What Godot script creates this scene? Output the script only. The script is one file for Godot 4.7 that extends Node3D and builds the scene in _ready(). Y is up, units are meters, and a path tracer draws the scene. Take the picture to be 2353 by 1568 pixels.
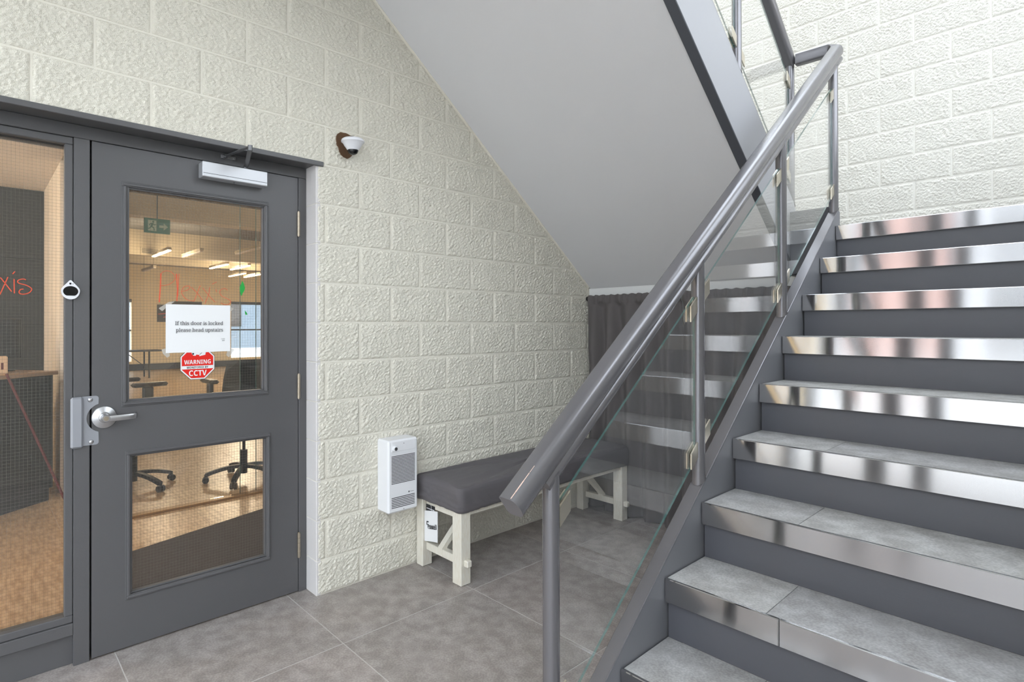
extends Node3D
# A stair hall: block walls, a steel door with wired glass, and a switchback stair with a glass railing.

const W := 2353.0
const H := 1568.0
const FOCAL := 1289.34          # pixels
const SLOPE := 0.7564           # rise over run of both flights
const RISE := 0.19
const RUN := 0.2512
const Z1 := -1.683              # third nosing
const BACK := -5.168            # rear wall
const RIGHT := 3.25             # right wall
const FRONT := 1.15             # glazed front
const TOP := 5.9
const BL := 0.4064
const BH := 0.2032
const OFF := -0.025             # blocks start a little under the tiles
const ZN := -1.3885             # a vertical joint of the left wall

var M := {}
var T := {}
var names := {}

# ------------------------------------------------------------------ mesh building
class MB:
	var v := PackedVector3Array()
	var n := PackedVector3Array()
	var uv := PackedVector2Array()
	func put(p: Vector3, q: Vector3) -> void:
		v.append(p); n.append(q); uv.append(Vector2(p.x, p.y + p.z))
	func tri(a: Vector3, b: Vector3, c: Vector3, na: Vector3, nb: Vector3, nc: Vector3) -> void:
		if (b - a).cross(c - a).dot(na + nb + nc) > 0.0:
			put(a, na); put(c, nc); put(b, nb)
		else:
			put(a, na); put(b, nb); put(c, nc)
	func quad(a: Vector3, b: Vector3, c: Vector3, d: Vector3, nn: Vector3) -> void:
		tri(a, b, c, nn, nn, nn); tri(a, c, d, nn, nn, nn)
	func quads(a, b, c, d, na, nb, nc, nd) -> void:
		tri(a, b, c, na, nb, nc); tri(a, c, d, na, nc, nd)
	func box(c: Vector3, s: Vector3, bev := 0.0, bas := Basis()) -> void:
		var h := s / 2.0
		bev = minf(bev, minf(h.x, minf(h.y, h.z)) * 0.9)
		var q := func(sx, sy, sz, ax): # corner pulled in on the two axes other than ax
			var p := Vector3(sx * h.x, sy * h.y, sz * h.z)
			if ax != 0: p.x -= sx * bev
			if ax != 1: p.y -= sy * bev
			if ax != 2: p.z -= sz * bev
			return c + bas * p
		for s1 in [-1.0, 1.0]:
			quad(q.call(s1, -1, -1, 0), q.call(s1, 1, -1, 0), q.call(s1, 1, 1, 0), q.call(s1, -1, 1, 0), bas * Vector3(s1, 0, 0))
			quad(q.call(-1, s1, -1, 1), q.call(1, s1, -1, 1), q.call(1, s1, 1, 1), q.call(-1, s1, 1, 1), bas * Vector3(0, s1, 0))
			quad(q.call(-1, -1, s1, 2), q.call(1, -1, s1, 2), q.call(1, 1, s1, 2), q.call(-1, 1, s1, 2), bas * Vector3(0, 0, s1))
		if bev > 0.0:
			for s1 in [-1.0, 1.0]:
				for s2 in [-1.0, 1.0]:
					quad(q.call(s1, s2, -1, 0), q.call(s1, s2, 1, 0), q.call(s1, s2, 1, 1), q.call(s1, s2, -1, 1), bas * Vector3(s1, s2, 0).normalized())
					quad(q.call(s1, -1, s2, 0), q.call(s1, 1, s2, 0), q.call(s1, 1, s2, 2), q.call(s1, -1, s2, 2), bas * Vector3(s1, 0, s2).normalized())
					quad(q.call(-1, s1, s2, 1), q.call(1, s1, s2, 1), q.call(1, s1, s2, 2), q.call(-1, s1, s2, 2), bas * Vector3(0, s1, s2).normalized())
					for s3 in [-1.0, 1.0]:
						var nn: Vector3 = bas * Vector3(s1, s2, s3).normalized()
						tri(q.call(s1, s2, s3, 0), q.call(s1, s2, s3, 1), q.call(s1, s2, s3, 2), nn, nn, nn)
	func bb(lo: Vector3, hi: Vector3, bev := 0.0) -> void:
		box((lo + hi) / 2.0, (hi - lo).abs(), bev)
	func bar(a: Vector3, b: Vector3, w: float, t: float, bev := 0.0, side := Vector3.RIGHT) -> void: # rectangular bar; w along side
		var d := (b - a).normalized()
		var u := (side - d * side.dot(d)).normalized()
		box((a + b) / 2.0, Vector3(w, t, a.distance_to(b)), bev, Basis(u, d.cross(u), d))
	func frame_of(d: Vector3) -> Basis:
		var up := Vector3.UP if absf(d.y) < 0.9 else Vector3.RIGHT
		var u := up.cross(d).normalized()
		return Basis(u, d.cross(u), d)
	func cyl(a: Vector3, b: Vector3, r: float, seg := 20, caps := true, r2 := -1.0) -> void:
		if r2 < 0.0: r2 = r
		var f := frame_of((b - a).normalized())
		for i in seg:
			var d0: Vector3 = f * Vector3(cos(TAU * i / seg), sin(TAU * i / seg), 0)
			var d1: Vector3 = f * Vector3(cos(TAU * (i + 1) / seg), sin(TAU * (i + 1) / seg), 0)
			quads(a + d0 * r, a + d1 * r, b + d1 * r2, b + d0 * r2, d0, d1, d1, d0)
			if caps:
				tri(a, a + d0 * r, a + d1 * r, -f.z, -f.z, -f.z)
				tri(b, b + d0 * r2, b + d1 * r2, f.z, f.z, f.z)
	func post(x: float, z: float, r: float, foot: Callable, head: Callable, drop: float) -> void: # round post cut to the slopes below and above
		for i in 32:
			var d0 := Vector3(cos(TAU * i / 32), 0, sin(TAU * i / 32)); var d1 := Vector3(cos(TAU * (i + 1) / 32), 0, sin(TAU * (i + 1) / 32))
			var za := z + d0.z * r; var zb := z + d1.z * r
			quads(Vector3(x + d0.x * r, foot.call(za) + 0.0035, za), Vector3(x + d1.x * r, foot.call(zb) + 0.0035, zb), Vector3(x + d1.x * r, head.call(zb) + drop, zb), Vector3(x + d0.x * r, head.call(za) + drop, za), d0, d1, d1, d0)
			var q0 := d0 * 1.12; var q1 := d1 * 1.12
			var ga := z + q0.z * r; var gc := z + q1.z * r
			quads(Vector3(x + q0.x * r, foot.call(ga) + 0.0035, ga), Vector3(x + q1.x * r, foot.call(gc) + 0.0035, gc), Vector3(x + d1.x * r, foot.call(zb) + 0.008, zb), Vector3(x + d0.x * r, foot.call(za) + 0.008, za), d0, d1, d1, d0)
	func prism(pts: PackedVector2Array, o: Vector3, ux: Vector3, uy: Vector3, depth: Vector3, bottom := true) -> void:
		var ids := Geometry2D.triangulate_polygon(pts)
		var dn := depth.normalized()
		var w := func(p: Vector2): return o + ux * p.x + uy * p.y
		for i in range(0, ids.size(), 3):
			var a: Vector3 = w.call(pts[ids[i]]); var b: Vector3 = w.call(pts[ids[i + 1]]); var c: Vector3 = w.call(pts[ids[i + 2]])
			tri(a + depth, b + depth, c + depth, dn, dn, dn)
			if bottom: tri(a, b, c, -dn, -dn, -dn)
		var area := 0.0
		for i in pts.size():
			area += pts[i].cross(pts[(i + 1) % pts.size()])
		for i in pts.size():
			var p := pts[i]; var q := pts[(i + 1) % pts.size()]
			var e := (q - p).normalized()
			var o2 := Vector2(e.y, -e.x) * signf(area)
			var nn := (ux * o2.x + uy * o2.y).normalized()
			var a: Vector3 = w.call(p); var b: Vector3 = w.call(q)
			quad(a, b, b + depth, a + depth, nn)
	func lathe(prof: Array, o: Vector3, bas: Basis, seg := 32) -> void: # [r, h] pairs along bas.y; hard edges where a pair repeats
		for k in prof.size() - 1:
			var p: Array = prof[k]; var q: Array = prof[k + 1]
			var t := Vector2(q[0] - p[0], q[1] - p[1])
			if t.length() < 1e-6: continue
			var na := nrm(prof, k, true); var nb := nrm(prof, k + 1, false)
			for i in seg:
				var a0 := TAU * i / seg; var a1 := TAU * (i + 1) / seg
				var f := func(rh, a): return o + bas * Vector3(rh[0] * cos(a), rh[1], rh[0] * sin(a))
				var g := func(m: Vector2, a): return bas * Vector3(m.x * cos(a), m.y, m.x * sin(a))
				quads(f.call(p, a0), f.call(p, a1), f.call(q, a1), f.call(q, a0), g.call(na, a0), g.call(na, a1), g.call(nb, a1), g.call(nb, a0))
	func nrm(prof: Array, k: int, fore: bool) -> Vector2:
		var s := Vector2.ZERO
		var seg := func(i): 
			var t: Vector2 = Vector2(prof[i + 1][0] - prof[i][0], prof[i + 1][1] - prof[i][1])
			return Vector2(t.y, -t.x).normalized() if t.length() > 1e-6 else Vector2.ZERO
		if fore: s = seg.call(k)
		else: s = seg.call(k - 1)
		var other := Vector2.ZERO
		if fore and k > 0: other = seg.call(k - 1)
		if not fore and k < prof.size() - 1: other = seg.call(k)
		if s.dot(other) > 0.75: s = (s + other).normalized()
		return s
	func sweep(prof: PackedVector2Array, path: Array, up := Vector3.UP, caps := true) -> void: # closed profile (right, up), counter-clockwise
		var rings := []
		for i in path.size():
			var d: Vector3 = (path[mini(i + 1, path.size() - 1)] - path[maxi(i - 1, 0)]).normalized()
			var r := d.cross(up).normalized()
			rings.append([path[i], r, r.cross(d).normalized(), d])
		var m := prof.size()
		var ns := []
		for j in m:
			var e0 := (prof[j] - prof[(j + m - 1) % m]).normalized(); var e1 := (prof[(j + 1) % m] - prof[j]).normalized()
			var n0 := Vector2(e0.y, -e0.x); var n1 := Vector2(e1.y, -e1.x)
			if n0.dot(n1) > 0.7:
				n0 = (n0 + n1).normalized(); n1 = n0
			ns.append([n0, n1])
		var at := func(k, p: Vector2): return rings[k][0] + rings[k][1] * p.x + rings[k][2] * p.y
		var dr := func(k, p: Vector2): return rings[k][1] * p.x + rings[k][2] * p.y
		for k in rings.size() - 1:
			for j in m:
				var j2 := (j + 1) % m
				quads(at.call(k, prof[j]), at.call(k, prof[j2]), at.call(k + 1, prof[j2]), at.call(k + 1, prof[j]), dr.call(k, ns[j][1]), dr.call(k, ns[j2][0]), dr.call(k + 1, ns[j2][0]), dr.call(k + 1, ns[j][1]))
		if caps:
			var ids := Geometry2D.triangulate_polygon(prof)
			for k in [0, rings.size() - 1]:
				var nn: Vector3 = rings[k][3] * (-1.0 if k == 0 else 1.0)
				for i in range(0, ids.size(), 3):
					tri(at.call(k, prof[ids[i]]), at.call(k, prof[ids[i + 1]]), at.call(k, prof[ids[i + 2]]), nn, nn, nn)
	func grid(f: Callable, nu: int, nv: int, outward := Vector3.ZERO) -> void: # f(u, v) -> point, u and v in 0..1
		var p := []
		for i in nu + 1:
			for j in nv + 1:
				p.append(f.call(float(i) / nu, float(j) / nv))
		var q := []
		for i in nu + 1:
			for j in nv + 1:
				var a: Vector3 = p[mini(i + 1, nu) * (nv + 1) + j] - p[maxi(i - 1, 0) * (nv + 1) + j]
				var b: Vector3 = p[i * (nv + 1) + mini(j + 1, nv)] - p[i * (nv + 1) + maxi(j - 1, 0)]
				var nn := a.cross(b).normalized()
				if outward != Vector3.ZERO and nn.dot(outward) < 0.0: nn = -nn
				q.append(nn)
		for i in nu:
			for j in nv:
				var a := i * (nv + 1) + j; var b := a + nv + 1
				quads(p[a], p[b], p[b + 1], p[a + 1], q[a], q[b], q[b + 1], q[a + 1])
	func mesh() -> ArrayMesh:
		var arr := []
		arr.resize(Mesh.ARRAY_MAX)
		arr[Mesh.ARRAY_VERTEX] = v; arr[Mesh.ARRAY_NORMAL] = n; arr[Mesh.ARRAY_TEX_UV] = uv
		var am := ArrayMesh.new()
		am.add_surface_from_arrays(Mesh.PRIMITIVE_TRIANGLES, arr)
		return am

# ------------------------------------------------------------------ nodes
func numbered(called: String) -> String:
	var k: int = names.get(called, 0)
	names[called] = k + 1
	return called if k == 0 else "%s_%03d" % [called, k]

func thing(called: String, label: String, category: String, at := Vector3.ZERO, group := "") -> Node3D:
	var o := Node3D.new()
	o.name = numbered(called)
	o.position = at
	add_child(o)
	o.set_meta("label", label); o.set_meta("category", category)
	if group: o.set_meta("group", group)
	return o

func struct(called: String, label: String, category := "") -> Node3D:
	var o := thing(called, label, category if category else called.split("_")[0])
	o.set_meta("kind", "structure")
	return o

func part(called: String, b, m: Material, parent: Node3D, label := "") -> MeshInstance3D:
	var o := MeshInstance3D.new()
	o.name = called
	o.mesh = b.mesh() if b is MB else b
	o.material_override = m
	parent.add_child(o, true)
	if label: o.set_meta("label", label)
	return o

func stuff(o: Node3D) -> Node3D:
	o.set_meta("kind", "stuff")
	return o

func B(lo: Vector3, hi: Vector3, bev := 0.0) -> MB:
	var b := MB.new()
	b.bb(lo, hi, bev)
	return b

func letters(text: String, font: String, weight: int, height: float, at: Vector3, turn: Basis, m: Material, parent: Node3D, called := "lettering", width := 0.0) -> MeshInstance3D:
	var f := SystemFont.new()
	f.font_names = PackedStringArray([font]); f.font_weight = weight
	var t := TextMesh.new()
	t.text = text; t.font = f; t.font_size = 64; t.pixel_size = 0.01; t.depth = 0.02; t.curve_step = 1.5
	var box := t.get_aabb()
	var s := height / box.size.y
	var sx := width / box.size.x if width > 0.0 else s
	var o := part(called, t, m, parent)
	var c := box.get_center()
	o.transform = Transform3D(turn * Basis.from_scale(Vector3(sx, s, 0.02)), at - turn * Vector3(c.x * sx, c.y * s, 0))
	return o

# ------------------------------------------------------------------ materials
func noise(key: String, freq: float, octaves: int, size := 512, kind := FastNoiseLite.TYPE_SIMPLEX_SMOOTH, ramp: Array = [], seed_ := 3, stretch := 1.0) -> Texture2D:
	if T.has(key): return T[key]
	var f := FastNoiseLite.new()
	f.noise_type = kind; f.frequency = freq; f.seed = seed_
	f.fractal_type = FastNoiseLite.FRACTAL_FBM if octaves > 1 else FastNoiseLite.FRACTAL_NONE
	f.fractal_octaves = octaves; f.fractal_gain = 0.55
	var t := NoiseTexture2D.new()
	t.width = size; t.height = size; t.seamless = true; t.noise = f
	if ramp:
		var g := Gradient.new()
		var off := PackedFloat32Array(); var col := PackedColorArray()
		for k in ramp.size():
			off.append(ramp[k][0]); col.append(ramp[k][1])
		g.offsets = off; g.colors = col
		t.color_ramp = g
	T[key] = t
	return t

func rgb(r: float, g: float, b: float) -> Color:
	return Color(r / 255.0, g / 255.0, b / 255.0)

func mat(key: String, c: Color, rough := 0.5, metal := 0.0) -> StandardMaterial3D:
	var m := StandardMaterial3D.new()
	m.resource_name = key
	m.albedo_color = c; m.roughness = rough; m.metallic = metal
	M[key] = m
	return m

func tri(m: StandardMaterial3D, scale: Vector3, world := true) -> void:
	m.uv1_triplanar = true; m.uv1_world_triplanar = world; m.uv1_scale = scale

func bump(m: StandardMaterial3D, t: Texture2D, cm: float) -> void:
	m.heightmap_enabled = true; m.heightmap_texture = t; m.heightmap_scale = cm

func glow(key: String, c: Color, e: float) -> StandardMaterial3D:
	var m := mat(key, Color.WHITE, 0.6)
	m.emission_enabled = true; m.emission = c; m.emission_energy_multiplier = e
	return m

func glassy(key: String, c: Color, a: float) -> StandardMaterial3D:
	var m := mat(key, Color(c.r, c.g, c.b, a), 0.0)
	m.transparency = BaseMaterial3D.TRANSPARENCY_ALPHA
	return m

func materials() -> void:
	var gm := func(lo: Color, hi: Color): return [[0.25, lo], [0.75, hi]]
	var m := mat("block_paint", rgb(225, 222, 214), 0.75)  # one paint throughout, kept whiter here for the bright rear daylight
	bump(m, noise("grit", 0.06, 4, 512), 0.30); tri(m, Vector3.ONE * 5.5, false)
	m = mat("warm_lit_block", rgb(225, 220, 206), 0.75)  # same block paint, with the left wall's warmer light put into the colour
	bump(m, noise("grit", 0.06, 4, 512), 0.30); tri(m, Vector3.ONE * 5.5, false)
	m = mat("warm_lit_mortar", rgb(229, 224, 211), 0.7)  # mortar carrying the same warm light tint
	bump(m, noise("orange", 0.03, 3, 512), 0.06); tri(m, Vector3.ONE * 4.0)
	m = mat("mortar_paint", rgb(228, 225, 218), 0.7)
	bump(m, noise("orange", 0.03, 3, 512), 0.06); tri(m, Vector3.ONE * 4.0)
	m = mat("smooth_block", rgb(214, 210, 208), 0.65)
	bump(m, noise("orange", 0.03, 3, 512), 0.04); tri(m, Vector3.ONE * 4.0)
	mat("white_wall", rgb(226, 226, 224), 0.8)
	m = mat("soffit", rgb(218, 217, 218), 0.7)
	bump(m, noise("stipple", 0.09, 2, 512), 0.015); tri(m, Vector3.ONE * 5.0)
	var stone := noise("stone", 0.011, 6, 1024, FastNoiseLite.TYPE_SIMPLEX_SMOOTH, [[0.2, rgb(220, 218, 216)], [0.5, rgb(238, 237, 236)], [0.8, rgb(255, 255, 255)]], 11)
	var fine := noise("fine", 0.2, 3, 512, FastNoiseLite.TYPE_SIMPLEX, [[0.2, rgb(222, 222, 222)], [0.8, Color.WHITE]], 5)
	for k in 4:
		var c: Color = [rgb(182, 173, 168), rgb(176, 169, 165), rgb(187, 178, 173), rgb(178, 170, 165)][k]
		m = mat("floor_tile_%d" % k, c, 0.42)
		m.albedo_texture = stone; tri(m, Vector3.ONE * 0.8); m.uv1_offset = Vector3(0.31, 0.17, 0.23) * k
		m.detail_enabled = true; m.detail_albedo = fine; m.detail_blend_mode = BaseMaterial3D.BLEND_MODE_MUL; m.uv2_triplanar = true; m.uv2_world_triplanar = true; m.uv2_scale = Vector3.ONE * 5.0
	for k in 3:
		var c: Color = [rgb(188, 187, 186), rgb(193, 192, 190), rgb(184, 183, 183)][k]
		m = mat("tread_tile_%d" % k, c, 0.5)
		m.albedo_texture = stone; tri(m, Vector3.ONE * 0.9); m.uv1_offset = Vector3(0.27, 0.41, 0.13) * k
		m.detail_enabled = true; m.detail_albedo = fine; m.detail_blend_mode = BaseMaterial3D.BLEND_MODE_MUL; m.uv2_triplanar = true; m.uv2_world_triplanar = true; m.uv2_scale = Vector3.ONE * 5.0
	mat("grout", rgb(186, 182, 178), 0.9)
	m = mat("door_paint", rgb(88, 87, 88), 0.42)
	bump(m, noise("orange", 0.03, 3, 512), 0.012); tri(m, Vector3.ONE * 5.0)
	m = mat("rail_paint", rgb(120, 118, 121), 0.25, 0.5)
	bump(m, noise("grain", 0.1, 2, 512), 0.004); tri(m, Vector3.ONE * 6.0)
	m = mat("stringer_paint", rgb(118, 118, 123), 0.5, 0.1)
	m = mat("riser_paint", rgb(82, 82, 87), 0.45)
	bump(m, noise("orange", 0.03, 3, 512), 0.008); tri(m, Vector3(1, 14, 14))
	mat("worn_paint", rgb(214, 186, 170), 0.6)
	mat("dark_paint", rgb(78, 80, 86), 0.5)
	mat("web_paint", rgb(160, 160, 164), 0.5)
	m = mat("brushed_steel", rgb(188, 187, 187), 0.12, 1.0)
	m.anisotropy_enabled = true; m.anisotropy = -0.97
	mat("clip_steel", rgb(206, 199, 184), 0.32, 0.9)
	mat("satin", rgb(190, 190, 192), 0.3, 0.9)
	mat("closer_silver", rgb(196, 197, 200), 0.42, 0.5)
	mat("closer_arm", rgb(116, 116, 118), 0.4, 0.7)
	mat("guard_silver", rgb(158, 160, 166), 0.42, 0.4)
	mat("hinge_metal", rgb(176, 164, 146), 0.35, 0.8)
	mat("black", rgb(22, 22, 23), 0.5)
	mat("rubber", rgb(30, 30, 30), 0.7)
	glassy("glass", rgb(236, 246, 243), 0.01)
	glassy("window_glass", rgb(240, 246, 246), 0.02)
	m = glassy("glass_edge", rgb(64, 116, 111), 0.55); m.roughness = 0.08
	mat("wire", rgb(112, 109, 103), 0.5, 0.4)
	mat("paper", rgb(236, 236, 236), 0.8)
	mat("ink", rgb(45, 45, 48), 0.8)
	m = glassy("tape", rgb(205, 200, 190), 0.55); m.roughness = 0.5
	mat("sign_red", rgb(222, 30, 18), 0.45)
	mat("sign_white", rgb(230, 230, 230), 0.5)
	mat("sign_black", rgb(35, 35, 38), 0.5)
	mat("marker_red", rgb(222, 88, 60), 0.7)
	mat("green_paint", rgb(30, 160, 60), 0.5)
	mat("heater_white", rgb(232, 232, 234), 0.38)
	mat("plastic_white", rgb(228, 228, 232), 0.35)
	mat("lens_black", rgb(14, 15, 17), 0.05)
	m = mat("foam", rgb(132, 98, 70), 0.95)
	bump(m, noise("grit", 0.06, 4, 512), 0.8); tri(m, Vector3.ONE * 12.0, false)
	m = mat("bench_wood", rgb(224, 219, 206), 0.55)
	bump(m, noise("grain", 0.1, 2, 512), 0.006); tri(m, Vector3(10, 1.5, 10))
	m.albedo_texture = noise("worn", 0.02, 5, 512, FastNoiseLite.TYPE_SIMPLEX_SMOOTH, [[0.15, rgb(246, 242, 236)], [0.6, Color.WHITE]], 8)
	m = mat("cushion_cloth", rgb(94, 90, 92), 0.85)
	m.rim_enabled = true; m.rim = 0.25
	bump(m, noise("weave", 0.35, 1, 512), 0.003); tri(m, Vector3.ONE * 6.0)
	m = mat("curtain_cloth", rgb(96, 91, 90), 0.9)
	m.rim_enabled = true; m.rim = 0.2
	bump(m, noise("weave", 0.35, 1, 512), 0.003); tri(m, Vector3.ONE * 6.0)
	# room behind the door
	mat("room_wall", rgb(240, 218, 176), 0.85)
	mat("room_white", rgb(232, 220, 205), 0.85)
	mat("room_ceiling", rgb(128, 125, 119), 0.9)
	mat("beam", rgb(198, 182, 152), 0.85)
	var wood := noise("wood", 0.012, 5, 1024, FastNoiseLite.TYPE_SIMPLEX_SMOOTH, [[0.2, rgb(196, 176, 150)], [0.5, rgb(224, 208, 186)], [0.8, rgb(246, 236, 222)]], 21)
	for k in 3:
		m = mat("room_tile_%d" % k, [rgb(212, 190, 162), rgb(205, 183, 156), rgb(216, 196, 168)][k], 0.3)
		m.albedo_texture = wood; tri(m, Vector3(0.5, 1, 2.2)); m.uv1_offset = Vector3(0.3, 0.2, 0.4) * k
	m = mat("mat_pile", rgb(74, 64, 60), 0.95)
	bump(m, noise("grit", 0.06, 4, 512), 0.5); tri(m, Vector3.ONE * 9.0)
	m = mat("slate", rgb(36, 36, 37), 0.6)
	m.albedo_texture = stone; tri(m, Vector3.ONE * 1.6)
	mat("desk_black", rgb(34, 34, 36), 0.4)
	mat("desk_top", rgb(150, 124, 100), 0.4)
	mat("chair_black", rgb(30, 30, 31), 0.45)
	mat("pad_black", rgb(52, 46, 38), 0.32)
	mat("brass_track", rgb(160, 126, 84), 0.4, 0.5)
	mat("exit_green", rgb(28, 112, 96), 0.5)
	mat("exit_white", rgb(176, 196, 180), 0.5)
	mat("cardboard", rgb(205, 176, 146), 0.8)
	mat("pole_red", rgb(84, 20, 18), 0.5)
	mat("poster_dark", rgb(52, 46, 46), 0.6)
	mat("poster_red", rgb(196, 84, 70), 0.6)
	glow("tube", Color(1.0, 0.86, 0.66), 9.0)
	# outside
	mat("pavement", rgb(200, 198, 195), 0.9)
	mat("blue_grey", rgb(98, 112, 122), 0.8)
	mat("brick_pink", rgb(204, 168, 158), 0.9)
	mat("render_pale", rgb(200, 201, 203), 0.9)
	mat("mullion", rgb(70, 72, 76), 0.4)

# ------------------------------------------------------------------ the scene
func _ready() -> void:
	# camera
	var cam := Camera3D.new()
	cam.name = "camera"
	cam.projection = Camera3D.PROJECTION_FRUSTUM
	cam.near = 0.05; cam.far = 200.0
	cam.size = cam.near * H / FOCAL
	cam.frustum_offset = Vector2((W / 2.0 - 1042.02) / FOCAL, (742.64 - H / 2.0) / FOCAL) * cam.near
	cam.transform = Transform3D(Basis.from_euler(Vector3(deg_to_rad(0.2474), deg_to_rad(49.3177), deg_to_rad(-0.1132)), EULER_ORDER_YXZ), Vector3(2.6266, 1.381, 0))
	add_child(cam)
	cam.current = true
	# sky and exposure
	var sm := ProceduralSkyMaterial.new()
	sm.sky_top_color = Color(0.92, 0.96, 1.0); sm.sky_horizon_color = Color(0.96, 0.98, 1.0)
	sm.ground_bottom_color = Color(0.6, 0.6, 0.6); sm.ground_horizon_color = Color(0.85, 0.86, 0.88)
	sm.sky_energy_multiplier = 1.0; sm.ground_energy_multiplier = 0.6
	var sky := Sky.new(); sky.sky_material = sm
	var env := Environment.new()
	env.background_mode = Environment.BG_SKY; env.sky = sky
	env.background_energy_multiplier = 5.0
	env.tonemap_mode = Environment.TONE_MAPPER_LINEAR
	env.tonemap_exposure = 1.4
	env.sdfgi_enabled = true; env.ssao_enabled = true; env.ssil_enabled = true
	var we := WorldEnvironment.new()
	we.name = "world"; we.environment = env
	add_child(we)

	materials()
	shell()
	stairs()
	railings()
	door()
	on_the_wall()
	bench()
	curtains()
	room()
	outside()

# ------------------------------------------------------------------ block walls
var block_meshes := {}

func block_mesh(w: float, h: float, seed_: int) -> ArrayMesh: # face towards +z, centred, joints left free
	var key := "%.3f_%.3f_%d" % [w, h, seed_]
	if block_meshes.has(key): return block_meshes[key]
	var f := FastNoiseLite.new()
	f.noise_type = FastNoiseLite.TYPE_SIMPLEX_SMOOTH; f.seed = 40 + seed_
	f.frequency = 46.0; f.fractal_type = FastNoiseLite.FRACTAL_FBM; f.fractal_octaves = 3; f.fractal_gain = 0.7; f.fractal_lacunarity = 2.0
	var g := FastNoiseLite.new()
	g.noise_type = FastNoiseLite.TYPE_SIMPLEX_SMOOTH; g.seed = 90 + seed_; g.frequency = 6.0
	var hw := w / 2.0 - 0.0048; var hh := h / 2.0 - 0.0048
	var nu := maxi(4, int(w / 0.0052)); var nv := maxi(4, int(h / 0.0052))
	var fn := func(u: float, v: float):
		var x := lerpf(-hw, hw, u); var y := lerpf(-hh, hh, v)
		var e := minf(minf(hw - absf(x), hh - absf(y)) / 0.009, 1.0)
		var z := 0.002 + 0.0075 * f.get_noise_2d(x * 1.0, y * 1.25) + 0.004 * g.get_noise_2d(x, y)
		z = lerpf(-0.0025 + 0.3 * (z - 0.002), z, smoothstep(0.0, 1.0, e))
		if u <= 0.0 or u >= 1.0 or v <= 0.0 or v >= 1.0: z = minf(z, -0.002)
		return Vector3(x + 0.002 * f.get_noise_2d(y * 2.0 + 5.0, x), y + 0.002 * f.get_noise_2d(x * 2.0, y + 9.0), z)
	var b := MB.new()
	b.grid(fn, nu, nv, Vector3(0, 0, 1))
	# skirt back to the wall
	b.quad(Vector3(-hw, -hh, -0.002), Vector3(hw, -hh, -0.002), Vector3(hw, -hh, -0.02), Vector3(-hw, -hh, -0.02), Vector3(0, -1, 0))
	b.quad(Vector3(-hw, hh, -0.002), Vector3(hw, hh, -0.002), Vector3(hw, hh, -0.02), Vector3(-hw, hh, -0.02), Vector3(0, 1, 0))
	b.quad(Vector3(-hw, -hh, -0.002), Vector3(-hw, hh, -0.002), Vector3(-hw, hh, -0.02), Vector3(-hw, -hh, -0.02), Vector3(-1, 0, 0))
	b.quad(Vector3(hw, -hh, -0.002), Vector3(hw, hh, -0.002), Vector3(hw, hh, -0.02), Vector3(hw, -hh, -0.02), Vector3(1, 0, 0))
	block_meshes[key] = b.mesh()
	return block_meshes[key]

func lay_block(parent: Node3D, at: Vector3, turn: Basis, w: float, h: float, k: int) -> void:
	var plain := absf(w - BL) < 0.001 and absf(h - BH) < 0.001
	var o := part("block", block_mesh(w, h, k % 7 if plain else k % 2), M.warm_lit_block if parent.name == &"wall_left" else M.block_paint, parent)
	if k % 2 == 1: turn = turn * Basis(Vector3(0, 0, 1), PI)
	o.transform = Transform3D(turn, at)

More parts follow.
